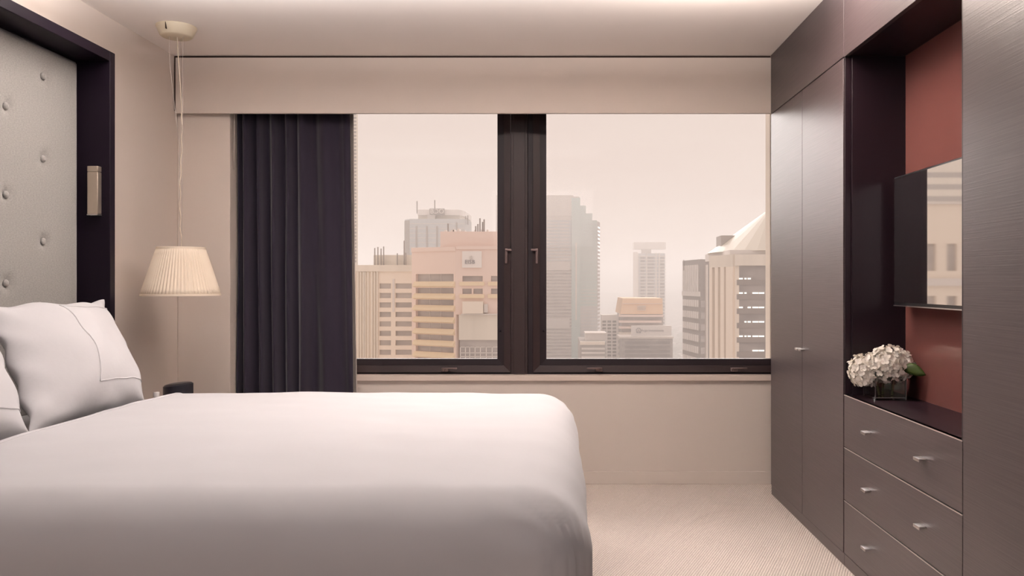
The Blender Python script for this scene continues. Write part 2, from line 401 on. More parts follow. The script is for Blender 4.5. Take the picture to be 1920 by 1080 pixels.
# ------------------------------------------------------------------ headboard
def headboard():
    Y0, Y1, Z1 = 1.574, 3.726, 2.25
    XF, XP = -2.018, -2.155
    r = empty('headboard', (-2.1, 2.65, 0.0), 'tall buttoned grey linen headboard in a deep black frame', 'headboard')
    fw = 0.042
    f = boxes('frame', [((XL + 0.001, Y1 - fw, 0.0), (XF, Y1, Z1)), ((XL + 0.001, Y0, 0.0), (XF, Y0 + fw, Z1)),
                        ((XL + 0.001, Y0 + fw, Z1 - 0.045), (XF, Y1 - fw, Z1))], M_black, r, bev=0.002)
    box('backing', (XL + 0.001, Y0 + fw, 0.0), (XL + 0.014, Y1 - fw, Z1 - 0.045), M_black, r)
    buttons = []
    k = 0
    y = 3.432
    while y > Y0 + 0.12:
        for q in range(6):
            z = (2.0727 if k % 2 == 0 else 1.8967) - 0.3475 * q
            if z > 0.75: buttons.append((y, z))
        y -= 0.233; k += 1
    bm = bmesh.new(); ya, yb, za, zb = Y0 + fw + 0.002, Y1 - fw - 0.002, 0.3, Z1 - 0.047
    nu, nv = 130, 110; g = []
    for j in range(nv + 1):
        row = []
        for i in range(nu + 1):
            yy = ya + (yb - ya) * i / nu; zz = za + (zb - za) * j / nv
            d = min(yy - ya, yb - yy, zb - zz)
            e = min(1, d / 0.035)
            x = XP - 0.022 * (1 - math.sqrt(max(0, 1 - (1 - e) ** 2)))
            for by, bz in buttons:
                dd = (yy - by) ** 2 + (zz - bz) ** 2
                if dd < 0.03: x -= 0.015 * math.exp(-dd / 0.0007)
            row.append(bm.verts.new((x, yy, zz)))
        g.append(row)
    for j in range(nv):
        for i in range(nu): bm.faces.new((g[j][i], g[j][i + 1], g[j + 1][i + 1], g[j + 1][i]))
    bnd = [e for e in bm.edges if e.is_boundary]
    ex = bmesh.ops.extrude_edge_only(bm, edges=bnd)
    for v_ in [x for x in ex['geom'] if isinstance(x, bmesh.types.BMVert)]: v_.co.x = XL + 0.0145
    bmesh.ops.recalc_face_normals(bm, faces=bm.faces)
    pnl = from_bm('upholstered_panel', bm, M_linen, r, True, 60)
    proto = None
    for by, bz in buttons:
        if proto is None:
            bm = bmesh.new(); bmesh.ops.create_uvsphere(bm, u_segments=14, v_segments=8, radius=0.0155)
            for v_ in bm.verts: v_.co.x *= 0.6
            bmesh.ops.translate(bm, verts=bm.verts, vec=(XP - 0.007, by, bz))
            proto = from_bm('button', bm, M_linen, pnl, True); p0 = (by, bz)
        else: copy_of(proto, (0, by - p0[0], bz - p0[1]), pnl)
    # reading light fixed to the inner side of the frame
    l = empty('reading_light', (-2.079, 3.667, 1.51), 'slim brushed nickel reading light on the headboard frame', 'lamp')
    box('housing', (-2.103, 3.651, 1.512), (-2.056, 3.6835, 1.70), M_nickel_box, l, bev=0.002)
    box('head', (-2.103, 3.651, 1.7015), (-2.056, 3.6835, 1.727), M_nickel_box, l, bev=0.002)
    box('base_lip', (-2.1035, 3.6495, 1.506), (-2.0555, 3.6835, 1.5115), M_metal, l)
headboard()

# ------------------------------------------------------------------ bed
bed = empty('bed', (-1.0, 2.65, 0.0), 'king size bed base and mattress under the white duvet', 'bed')
box('base', (-2.13, 1.80, 0.04), (0.0, 3.50, 0.32), M_black, bed, bev=0.01)
box('mattress', (-2.125, 1.78, 0.32), (0.0, 3.52, 0.685), M_bed, bed, bev=0.05, seg=4)

def duvet():
    lo = Vector((-1.60, 1.715, 0.10)); hi = Vector((0.082, 3.585, 0.735)); r = 0.155
    def proj(p):
        q = Vector((min(p.x, hi.x - r), min(max(p.y, lo.y + r), hi.y - r), min(p.z, hi.z - r)))
        d = p - q
        n_ = d.normalized() if d.length > 1e-9 else Vector((0, 0, 1))
        o = q + n_ * r if d.length > 1e-9 else p.copy()
        u = (o.x + 1.6) / 1.68; w = (o.y - lo.y) / (hi.y - lo.y)
        top = max(0.0, n_.z)
        puff = 0.020 * math.sin(PI * min(1, max(0, w))) * top * (0.35 + 0.9 * math.sin(PI * min(1, max(0, 0.12 + 0.80 * u))))
        o += n_ * puff
        o += n_ * 0.0075 * noise.noise((o.x * 2.1, o.y * 2.3, o.z * 2.0 + 4))
        o += n_ * 0.0035 * noise.noise((o.x * 6.1, o.y * 7.3, o.z * 5.0 + 1))
        # cloth pulled round the foot corners
        for yc in (lo.y, hi.y):
            dx, dy = o.x - hi.x, o.y - yc
            rr = math.hypot(dx, dy)
            a = math.atan2(abs(dy), -dx if dx < 0 else 1e-3)
            fall = math.exp(-(rr / 0.20) ** 2) * min(1, max(0, (0.74 - o.z) / 0.10))
            o += n_ * 0.0045 * math.sin(a * 26 + 3 * noise.noise((o.z * 3, yc, 2))) * fall
        # soft drop below the edge: the hanging cloth leans a little outwards
        dz = max(0, hi.z - r - o.z)
        o += Vector((n_.x, n_.y, 0)) * 0.02 * dz
        return o
    bm = bmesh.new(); vmap = {}
    def vert(p):
        k = (round(p.x, 4), round(p.y, 4), round(p.z, 4))
        if k not in vmap: vmap[k] = bm.verts.new(proj(p))
        return vmap[k]
    def lin(a, b, n): return [a + (b - a) * i / n for i in range(n + 1)]
    xs, ys, zs = lin(lo.x, hi.x, 96), lin(lo.y, hi.y, 104), lin(lo.z, hi.z, 40)
    def grid(A, B, fn):
        for i in range(len(A) - 1):
            for j in range(len(B) - 1):
                bm.faces.new([vert(fn(A[a], B[b])) for a, b in ((i, j), (i + 1, j), (i + 1, j + 1), (i, j + 1))])
    grid(xs, ys, lambda x, y: Vector((x, y, hi.z)))
    grid(xs, zs, lambda x, z: Vector((x, lo.y, z)))
    grid(xs, zs, lambda x, z: Vector((x, hi.y, z)))
    grid(ys, zs, lambda y, z: Vector((hi.x, y, z)))
    bmesh.ops.recalc_face_normals(bm, faces=bm.faces)
    t = [f for f in bm.faces if abs(f.calc_center_median().x + 0.8) < 0.1 and abs(f.calc_center_median().y - 2.65) < 0.1]
    if t and t[0].normal.z < 0: bmesh.ops.reverse_faces(bm, faces=bm.faces)
    root = empty('duvet', (-0.76, 2.65, 0.1), 'plain white duvet pulled smooth over the whole bed', 'duvet')
    o = from_bm('cover', bm, M_bed, root, True)
    s = o.modifiers.new('thickness', 'SOLIDIFY'); s.thickness = 0.03; s.offset = -1
    # rolled hem along the head end
    pts = []
    for y in lin(lo.y + 0.03, hi.y - 0.03, 60):
        p = proj(Vector((lo.x, y, hi.z))); pts.append(p + Vector((-0.002, 0, -0.008)))
    tube('hem', pts, 0.012, M_bed, root, 10)
duvet()

def pillow(dy, label):
    # local frame: a along Y (width), b up the leaning face, n the front normal
    c = Vector((-1.815, 3.055, 0.925))
    A = Vector((-0.02, 1.0, 0.0)).normalized()
    B = Vector((-0.30, 0.20, 0.42)).normalized()
    N = A.cross(B).normalized()
    if N.x < 0: N = -N
    hw, hh, T = 0.372, 0.265, 0.135
    def P(a, b, side):
        corner = 1 - 0.05 * (1 - abs(a) ** 4) * 1.0
        aa = a * (1 - 0.07 * (1 - b * b)); bb = b * (1 - 0.09 * (1 - a * a) * (1 if b > 0 else 0.3))
        prof = (max(0, 1 - abs(a) ** 2.6) ** 0.62) * (max(0, 1 - abs(b) ** 2.6) ** 0.55)
        if side > 0: prof *= (0.78 + 0.34 * math.exp(-((a + 0.30) / 0.5) ** 2))
        t = T * prof * (1.0 if side > 0 else 0.55) * (1.08 - 0.18 * b)
        p = c + A * aa * hw + B * bb * hh + N * side * t
        p += N * side * 0.012 * noise.noise((a * 2.6, b * 2.2, dy * 3 + side)) * prof
        p += B * 0.010 * noise.noise((a * 3.1, 2.0, dy + 7)) * abs(b) + A * 0.012 * noise.noise((4.0, b * 3.1, dy + 3)) * abs(a)
        edge = max(abs(a), abs(b))
        if edge > 0.8: p += N * 0.012 * math.sin(9 * (a + b * 1.3) + dy) * (edge - 0.8) * 5
        p.y += dy
        return p
    bm = bmesh.new(); n = 46; S = {}
    for side in (1, -1):
        for i in range(n + 1):
            for j in range(n + 1):
                if side < 0 and (i in (0, n) or j in (0, n)): S[side, i, j] = S[1, i, j]
                else:
                    f = lambda q: math.sin((q / n * 2 - 1) * PI / 2)
                    S[side, i, j] = bm.verts.new(P(f(i), f(j), side))
        for i in range(n):
            for j in range(n):
                q = [S[side, i, j], S[side, i + 1, j], S[side, i + 1, j + 1], S[side, i, j + 1]]
                bm.faces.new(q if side > 0 else q[::-1])
    bmesh.ops.recalc_face_normals(bm, faces=bm.faces)
    root = empty('pillow', (c.x, c.y + dy, 0.73), label, 'pillow', 'white pillows propped on the headboard')
    from_bm('pillowcase', bm, M_pillow, root, True)
    L = []
    m = 22
    L += [P(0.93, 0.74 - 0.0 * i, 1) for i in range(1)]
    L += [P(0.93 - (0.93 + 0.34) * i / m, 0.74, 1) for i in range(m + 1)]
    L += [P(-0.34, 0.74 - 1.46 * i / m, 1) for i in range(1, m + 1)]
    L += [P(-0.34 + (0.93 + 0.34) * i / m, -0.72, 1) for i in range(1, m + 1)]
    tube('stitched_seam', [p + N * 0.0005 for p in L[1:]], 0.0028, M_pillow, root, 6)
    return root
pillow(0.0, 'plump white pillow nearest the pendant lamp, propped on the headboard')
pillow(-0.742, 'white pillow cut off by the left picture edge, nearest the viewer')

# ------------------------------------------------------------------ bedside table and the things on it
ns = empty('bedside_table', (-1.94, 4.0, 0.0), 'low dark bedside table behind the bed under the pendant lamp', 'bedside table')
box('top', (XL + 0.003, 3.75, 0.475), (-1.70, 4.30, 0.50), M_wood, ns, bev=0.002)
box('body', (XL + 0.003, 3.77, 0.08), (-1.72, 4.28, 0.475), M_wood, ns, bev=0.002)
d_ = box('drawer', (-1.719, 3.785, 0.27), (-1.702, 4.265, 0.465), M_wood, ns, bev=0.002)
box('handle', (-1.703, 3.99, 0.36), (-1.682, 4.06, 0.368), M_metal, d_)
d_ = box('drawer', (-1.719, 3.785, 0.09), (-1.702, 4.265, 0.262), M_wood, ns, bev=0.002)
box('handle', (-1.703, 3.99, 0.17), (-1.682, 4.06, 0.178), M_metal, d_)
for x in (XL + 0.02, -1.76):
    for y in (3.79, 4.23): box('foot', (x, y, 0.0), (x + 0.03, y + 0.03, 0.08), M_black, ns)

cn = empty('canister', (-1.857, 4.0, 0.5), 'black round canister with a slanted lid beside the bed', 'canister')
def canister():
    bm = bmesh.new(); n = 48; R = 0.068; rings = []
    def zt(x): return 0.7065 + 0.11 * x
    for r, z in ((0, 0.5005), (R - 0.004, 0.5005), (R, 0.505), (R, None), (R - 0.003, 'b')):
        ring = []
        for k in range(n):
            x, y = r * math.cos(2 * PI * k / n), r * math.sin(2 * PI * k / n)
            zz = z if isinstance(z, float) else (zt(x) - 0.004 if z is None else zt(x) - 0.0015)
            ring.append(bm.verts.new((-1.857 + x, 4.0 + y, zz)))
        rings.append(ring)
    for a, b in zip(rings[:-1], rings[1:]):
        for k in range(n): bm.faces.new((a[k], a[(k + 1) % n], b[(k + 1) % n], b[k]))
    bm.faces.new(rings[-1])
    bmesh.ops.remove_doubles(bm, verts=bm.verts, dist=1e-5); bmesh.ops.recalc_face_normals(bm, faces=bm.faces)
    from_bm('body', bm, M_canister, cn, True, 40)
    bm = bmesh.new(); rings = []
    for q in range(7):
        r = (R - 0.004) * math.cos(q / 6 * PI / 2)
        rings.append([bm.verts.new((-1.857 + r * math.cos(2 * PI * k / n), 4.0 + r * math.sin(2 * PI * k / n),
                     zt(r * math.cos(2 * PI * k / n)) - 0.001 + 0.010 * math.sin(q / 6 * PI / 2))) for k in range(n)])
    for a, b in zip(rings[:-1], rings[1:]):
        for k in range(n): bm.faces.new((a[k], a[(k + 1) % n], b[(k + 1) % n], b[k]))
    bmesh.ops.remove_doubles(bm, verts=bm.verts, dist=1e-4); bmesh.ops.recalc_face_normals(bm, faces=bm.faces)
    from_bm('lid', bm, M_canister, cn, True, 60)
canister()
bt = empty('water_bottle', (-1.895, 3.86, 0.5), 'small clear water bottle with a white cap beside the black canister', 'bottle')
lathe('bottle', [(0, 0.5005), (0.026, 0.5005), (0.028, 0.505), (0.028, 0.60), (0.024, 0.63), (0.011, 0.650), (0.010, 0.662), (0, 0.662)], (-1.895, 3.86), M_bottle, bt, 28)
lathe('cap', [(0, 0.663), (0.0135, 0.663), (0.0135, 0.684), (0.012, 0.686), (0, 0.686)], (-1.895, 3.86), M_cap, bt, 24)

# ------------------------------------------------------------------ pendant lamp
def pendant():
    x, y = -1.902, 4.128
    r = empty('pendant_lamp', (x, y, 1.143), 'cream pleated pendant lamp hanging beside the bed', 'pendant lamp')
    xc = -1.925
    cp = lathe('ceiling_rose', [(0, 2.4995), (0.096, 2.4995), (0.096, 2.494), (0.078, 2.452), (0.070, 2.446), (0, 2.446)], (xc, y), M_canopy, r, 48)
    box('slot', (xc - 0.012, y - 0.0955, 2.463), (xc - 0.0085, y - 0.070, 2.495), M_gap, cp)
    for dx, dy in ((-0.028, -0.02), (0.038, -0.01), (0.0, 0.04)):
        pts = [Vector((xc + dx, y + dy, 2.447)), Vector((xc + dx * 0.9, y + dy * 0.9, 2.30)), Vector((x + dx * 0.25, y + dy * 0.2, 1.90)), Vector((x + dx * 0.15, y + dy * 0.1, 1.375))]
        tube('suspension_wire', pts, 0.0006, M_wire, r, 5)
    pts = []
    n = 150
    for i in range(n + 1):
        t = i / n; z = 2.447 - t * (2.447 - 1.372)
        bx = xc + 0.004 + (x - xc) * t + 0.016 * math.sin(t * 4.4 + 0.2) * math.sin(PI * t)
        w = 0.0030 * min(1, max(0, t - 0.25) * 5)
        pts.append((bx + w * math.cos(t * 60), y + w * math.sin(t * 60), z))
    tube('cord', pts, 0.0024, M_cord, r, 6)
    NP, z0, z1, r0, r1 = 66, 1.143, 1.3785, 0.1862, 0.1135
    bm = bmesh.new(); rings = []
    n = NP * 4
    for j in range(9):
        t = j / 8; R = r0 + (r1 - r0) * t; ring = []
        for k in range(n):
            a = 2 * PI * k / n
            amp = 0.0030 * (1 - 0.35 * t) * min(1, 6 * t + 0.15, 6 * (1 - t) + 0.15)
            rr = R + amp * [0.2, 1.0, 0.2, -1.0][k % 4]
            ring.append(bm.verts.new((x + rr * math.cos(a), y + rr * math.sin(a), z0 + (z1 - z0) * t)))
        rings.append(ring)
    for a, b in zip(rings[:-1], rings[1:]):
        for k in range(n): bm.faces.new((a[k], a[(k + 1) % n], b[(k + 1) % n], b[k]))
    sh = from_bm('lamp_shade', bm, M_shade, r, True, 35)
    s = sh.modifiers.new('thickness', 'SOLIDIFY'); s.thickness = 0.002; s.offset = -1
    for R, z, nm in ((r0 + 0.001, z0, 'bottom_trim'), (r1 + 0.001, z1, 'top_trim')):
        bm = bmesh.new(); hh = 0.005
        prof = [(R + 0.0015, z - hh), (R + 0.002, z), (R + 0.0005, z + hh), (R - 0.0045, z + hh), (R - 0.0045, z - hh), (R + 0.0015, z - hh)]
        bm.free(); lathe(nm, prof, (x, y), M_shade, sh, 96)
    # bulb holder, spider and top diffuser
    lathe('top_diffuser', [(0, 1.3775), (r1 - 0.006, 1.3775), (r1 - 0.006, 1.3745), (0, 1.3745)], (x, y), M_shade, r, 48)
    lathe('bulb_holder', [(0, 1.373), (0.018, 1.373), (0.018, 1.32), (0.016, 1.315), (0, 1.315)], (x, y), M_cap, r, 24)
    lathe('bulb', [(0, 1.238), (0.018, 1.243), (0.029, 1.262), (0.026, 1.288), (0.014, 1.314), (0, 1.314)], (x, y), M_cap, r, 24)
pendant()

# ------------------------------------------------------------------ fitted furniture along the right side
XC, DT = 1.22, 0.021            # front plane of the doors, door thickness
YE, YD1, YD2, YD3 = 4.646, 4.055, 3.467, 2.451
ZH, ZPL = 2.163, 0.055
G = 0.0022
def tab(parent, y, z, lng=0.046, out=0.026):
    """small wedge pull: a thin plate sticking out of the front, bent down at the tip"""
    bm = bmesh.new()
    bbox(bm, (XC - out, y - lng / 2, z), (XC + 0.001, y + lng / 2, z + 0.005), 0.0012)
    bbox(bm, (XC - out, y - lng / 2, z - 0.006), (XC - out + 0.004, y + lng / 2, z + 0.004), 0.0012)
    return from_bm('handle', bm, M_metal, parent, True, 40)

wd = empty('wardrobe', (1.5, 4.05, 0.0), 'dark wenge two door wardrobe next to the window', 'wardrobe')
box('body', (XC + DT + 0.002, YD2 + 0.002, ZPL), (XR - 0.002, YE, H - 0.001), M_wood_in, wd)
box('plinth', (XC + 0.003, YD2 + 0.002, 0.0), (XC + DT, YE, ZPL - 0.003), M_wood, wd, bev=0.001)
dA = box('door', (XC, YD1 + G, ZPL), (XC + DT, YE, ZH - G), M_wood, wd, bev=0.0012)
dB = box('door', (XC, YD2 + 0.007, ZPL), (XC + DT, YD1 - G, ZH - G), M_wood, wd, bev=0.0012)
tab(dA, YD1 + 0.028, 0.872, 0.036, 0.024); tab(dB, YD1 - 0.028, 0.872, 0.036, 0.024)
box('header_panel', (XC, YD2 + 0.002, ZH + G), (XC + DT, YE, H - 0.001), M_wood, wd, bev=0.0012)

mc = empty('media_cabinet', (1.5, 2.96, 0.0), 'dark wenge cabinet with open television niche above three drawers', 'cabinet')
box('plinth', (XC + 0.003, YD3, 0.0), (XC + DT, YD2, ZPL - 0.003), M_wood, mc, bev=0.001)
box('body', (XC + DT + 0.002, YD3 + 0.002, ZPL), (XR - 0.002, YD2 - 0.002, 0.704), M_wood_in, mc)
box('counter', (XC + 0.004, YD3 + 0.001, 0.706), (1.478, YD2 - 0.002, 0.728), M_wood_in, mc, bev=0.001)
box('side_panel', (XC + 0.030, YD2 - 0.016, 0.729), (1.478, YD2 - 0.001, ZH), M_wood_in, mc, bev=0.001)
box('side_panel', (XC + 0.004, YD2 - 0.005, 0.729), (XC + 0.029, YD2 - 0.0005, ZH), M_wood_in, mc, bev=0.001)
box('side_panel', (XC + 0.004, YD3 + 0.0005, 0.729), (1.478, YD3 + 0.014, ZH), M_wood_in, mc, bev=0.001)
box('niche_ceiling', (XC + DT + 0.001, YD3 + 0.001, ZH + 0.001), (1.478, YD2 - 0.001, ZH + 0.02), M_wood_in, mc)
b_ = box('back_panel', (1.476, YD3 + 0.001, 0.728), (1.488, YD2 - 0.001, ZH + 0.02), M_red, mc); b_['label'] = 'glossy red brown back panel'
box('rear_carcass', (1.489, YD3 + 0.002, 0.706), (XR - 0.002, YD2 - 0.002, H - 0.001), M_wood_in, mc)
box('header_panel', (XC, YD3 + G, ZH), (XC + DT, YD2 - 0.001, H - 0.001), M_wood, mc, bev=0.0012)
for za, zb, hz in ((0.5095, 0.728, 0.617), (0.2845, 0.5045, 0.393), (0.057, 0.2795, 0.166)):
    dr = box('drawer', (XC, YD3 + G, za), (XC + DT, YD2 - 0.004, zb), M_wood, mc, bev=0.0012)
    box('edge_strip', (XC - 0.0006, YD3 + G, zb - 0.0022), (XC + 0.004, YD2 - 0.004, zb + 0.0004), M_hem, dr)
    tab(dr, 3.185, hz); tab(dr, 2.712, hz)

tw = empty('tall_cupboard', (1.5, 1.0, 0.0), 'full height dark wenge cupboard panel at the right picture edge', 'cupboard')
box('body', (XC + DT + 0.002, 0.05, ZPL), (XR - 0.002, YD3 - 0.002, H - 0.001), M_wood_in, tw)
box('plinth', (XC + 0.003, 0.05, 0.0), (XC + DT, YD3 - 0.002, ZPL - 0.003), M_wood, tw, bev=0.001)
d1 = box('door', (XC, 1.25 + G, ZPL), (XC + DT, YD3 - 0.001, H - 0.001), M_wood, tw, bev=0.0012)
d2 = box('door', (XC, 0.05, ZPL), (XC + DT, 1.25 - G, H - 0.001), M_wood, tw, bev=0.0012)
tab(d1, 1.25 + 0.028, 0.872, 0.036, 0.024); tab(d2, 1.25 - 0.028, 0.872, 0.036, 0.024)

tv = empty('television', (1.41, 2.93, 1.10), 'slim black wall mounted television reflecting buildings', 'television')
box('housing', (1.401, 2.470, 1.1085), (1.428, 3.388, 1.640), M_tvb, tv, bev=0.003)
box('screen', (1.3985, 2.478, 1.124), (1.402, 3.380, 1.632), M_tv, tv)
box('bottom_strip', (1.3975, 2.472, 1.1075), (1.402, 3.386, 1.1115), M_metal, tv)
box('wall_bracket', (1.427, 2.78, 1.28), (1.4758, 3.08, 1.48), M_tvb, tv, bev=0.003)

# ------------------------------------------------------------------ hydrangeas in a glass vase
def flowers():
    vx, vy, zb = 1.352, 3.365, 0.7285
    s = 0.064; h = 0.120
    vz = empty('vase', (vx, vy, zb), 'square clear glass vase holding white hydrangeas', 'vase')
    t = 0.005
    boxes('glass', [((vx - s, vy - s, zb), (vx + s, vy + s, zb + 0.010)),
                    ((vx - s, vy - s, zb + 0.010), (vx - s + t, vy + s, zb + h)), ((vx + s - t, vy - s, zb + 0.010), (vx + s, vy + s, zb + h)),
                    ((vx - s + t, vy - s, zb + 0.010), (vx + s - t, vy - s + t, zb + h)), ((vx - s + t, vy + s - t, zb + 0.010), (vx + s - t, vy + s, zb + h))], M_vase, vz)
    box('water', (vx - s + t + .0005, vy - s + t + .0005, zb + 0.0105), (vx + s - t - .0005, vy + s - t - .0005, zb + 0.068), M_water, vz)
    eb = []
    for ex_ in (-1, 1):
        for ey_ in (-1, 1):
            cx0, cy0 = vx + ex_ * (s - 0.0022), vy + ey_ * (s - 0.0022)
            eb.append(((cx0 - 0.0019, cy0 - 0.0019, zb), (cx0 + 0.0019, cy0 + 0.0019, zb + h)))
    eb.append(((vx - s, vy - s - 0.0004, zb + 0.008), (vx + s, vy - s + 0.002, zb + 0.0105)))
    eb.append(((vx - s, vy - s - 0.0004, zb + h - 0.003), (vx + s, vy - s + 0.002, zb + h)))
    for lo_, hi_ in eb: box('edge_glint', lo_, hi_, M_edge_glint, vz)  # added pale strips imitate light caught along the glass
    heads = [((1.276, 3.360, 0.842), 0.066, 'white hydrangea head drooping over the left of the glass vase'),
             ((1.352, 3.335, 0.868), 0.076, 'largest white hydrangea head in the middle of the glass vase'),
             ((1.400, 3.345, 0.868), 0.060, 'white hydrangea head with a green leaf on the right of the vase')]
    rnd = random.Random(4)
    for k, (c, R, lab) in enumerate(heads):
        r = empty('hydrangea', (vx + (k - 1) * 0.02, vy, zb + 0.011), lab, 'flower', 'hydrangeas in the vase')
        bm = bmesh.new(); c = Vector(c)
        bmesh.ops.create_icosphere(bm, subdivisions=2, radius=R * 0.72, matrix=Matrix.Translation(c))
        n = 130
        for i in range(n):
            zz = 1 - 2 * (i + 0.5) / n; ph = i * 2.399963
            d = Vector((math.sqrt(1 - zz * zz) * math.cos(ph), math.sqrt(1 - zz * zz) * math.sin(ph), zz * 0.92))
            if d.z < -0.85: continue
            d = (d + Vector([rnd.uniform(-.12, .12) for _ in range(3)])).normalized()
            rr = R * rnd.uniform(0.80, 1.04) * (1 + 0.10 * noise.noise(d * 2.2 + Vector((k, 0, 0))))
            o = c + d * rr
            u = d.orthogonal().normalized(); w = d.cross(u)
            rot = rnd.uniform(0, PI); ps = rnd.uniform(0.0125, 0.0175)
            tilt = rnd.uniform(-0.25, 0.25)
            ctr = bm.verts.new(o - d * 0.002)
            for q in range(4):
                a = rot + q * PI / 2
                e = u * math.cos(a) + w * math.sin(a); f = u * -math.sin(a) + w * math.cos(a)
                lift = 0.22 + tilt * (1 if q % 2 else -1) + rnd.uniform(-0.25, 0.45)
                rim = [bm.verts.new(o + (e * x_ + f * y_) * ps + d * ps * (lift * x_ + 0.10 * abs(y_) * 2))
                       for x_, y_ in ((0.22, 0.30), (0.55, 0.52), (0.88, 0.42), (1.05, 0.0), (0.88, -0.42), (0.55, -0.52), (0.22, -0.30))]
                pm = bm.verts.new(o + e * 0.6 * ps + d * ps * (lift * 0.6 - 0.05))
                loop = [ctr] + rim
                for i_ in range(len(loop)): bm.faces.new((pm, loop[i_], loop[(i_ + 1) % len(loop)]))
        from_bm('flower_head', bm, M_petal, r, True, 70)
        bx = vx + (k - 1) * 0.026; by = vy + (0.02 if k == 1 else -0.012)
        tube('stem', [(bx, by, zb + 0.013), (bx + (c.x - bx) * 0.25, by + (c.y - by) * 0.2, zb + 0.07), (c.x + (bx - c.x) * 0.35, c.y + (by - c.y) * 0.4, zb + h), tuple(c)], 0.005, M_stem, r, 8)
        if k == 2:
            bm = bmesh.new(); g = []
            L0, L1 = Vector((1.392, 3.283, 0.856)), Vector((1.462, 3.235, 0.848))
            ax = (L1 - L0); sd = Vector((0.1, 0.25, 1)).normalized()
            for i in range(13):
                t_ = i / 12; wd_ = 0.024 * math.sin(PI * min(1, t_ * 0.97 + 0.03)) ** 0.7
                cpt = L0 + ax * t_ + Vector((0, 0, -0.010 * t_ * t_ + 0.008 * math.sin(PI * t_)))
                g.append([bm.verts.new(cpt + sd * wd_ * q + Vector((0, -0.006 * (1 - abs(q)), 0))) for q in (-1, -0.5, 0, 0.5, 1)])
            for a, b in zip(g[:-1], g[1:]):
                for q in range(4): bm.faces.new((a[q], a[q + 1], b[q + 1], b[q]))
            lf = from_bm('leaf', bm, M_leaf, r, True)
            so = lf.modifiers.new('thickness', 'SOLIDIFY'); so.thickness = 0.0012
flowers()

# ================================================================== the city outside
def U(px, D): return (px - CX) * D / F             # lateral metres for a bearing at distance D
def V(py, D): return EYE + (CY - py) * D / F
GZ = -72.0
def calm(c, k=0.36):                              # greys a colour down, the city's light being warm already
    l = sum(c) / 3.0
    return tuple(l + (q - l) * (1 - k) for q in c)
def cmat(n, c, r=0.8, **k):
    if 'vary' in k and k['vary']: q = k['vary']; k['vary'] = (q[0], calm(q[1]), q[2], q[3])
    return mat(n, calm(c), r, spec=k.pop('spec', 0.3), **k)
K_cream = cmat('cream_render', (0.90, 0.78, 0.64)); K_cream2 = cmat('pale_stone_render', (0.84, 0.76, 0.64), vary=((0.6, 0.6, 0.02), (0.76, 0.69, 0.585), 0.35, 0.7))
K_pink = cmat('pink_concrete', (0.92, 0.70, 0.60)); K_yell = cmat('sunlight_yellow_sill', (0.95, 0.74, 0.44))  # the sill yellow has sunlight put into its colour
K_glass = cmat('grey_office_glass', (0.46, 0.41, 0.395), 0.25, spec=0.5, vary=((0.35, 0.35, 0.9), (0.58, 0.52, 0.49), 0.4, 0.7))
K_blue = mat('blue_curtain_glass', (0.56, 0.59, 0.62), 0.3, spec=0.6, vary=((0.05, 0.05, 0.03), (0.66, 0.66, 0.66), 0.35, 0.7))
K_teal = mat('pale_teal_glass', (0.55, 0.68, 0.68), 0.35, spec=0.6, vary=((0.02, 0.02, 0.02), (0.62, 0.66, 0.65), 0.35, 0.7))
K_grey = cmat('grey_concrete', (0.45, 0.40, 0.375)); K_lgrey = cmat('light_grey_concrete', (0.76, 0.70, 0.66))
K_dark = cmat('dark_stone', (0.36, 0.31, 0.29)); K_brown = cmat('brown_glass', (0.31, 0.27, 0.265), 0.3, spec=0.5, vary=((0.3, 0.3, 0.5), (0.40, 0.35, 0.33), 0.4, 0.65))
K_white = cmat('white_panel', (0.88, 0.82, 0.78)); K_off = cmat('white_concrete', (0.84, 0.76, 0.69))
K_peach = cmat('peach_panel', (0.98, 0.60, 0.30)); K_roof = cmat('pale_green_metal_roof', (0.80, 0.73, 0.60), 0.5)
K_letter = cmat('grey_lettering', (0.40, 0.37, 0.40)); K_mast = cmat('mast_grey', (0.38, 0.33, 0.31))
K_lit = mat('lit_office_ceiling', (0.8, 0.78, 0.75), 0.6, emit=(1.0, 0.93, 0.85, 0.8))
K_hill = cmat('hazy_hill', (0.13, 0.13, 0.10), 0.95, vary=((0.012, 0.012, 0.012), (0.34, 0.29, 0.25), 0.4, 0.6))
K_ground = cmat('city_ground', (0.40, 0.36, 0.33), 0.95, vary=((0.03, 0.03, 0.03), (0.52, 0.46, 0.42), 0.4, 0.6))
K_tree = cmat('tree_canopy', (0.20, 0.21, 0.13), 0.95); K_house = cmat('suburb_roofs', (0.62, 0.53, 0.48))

tag(box('ground_street', (-2600, 12, GZ - 1), (2600, 3300, GZ), K_ground), kind='structure')

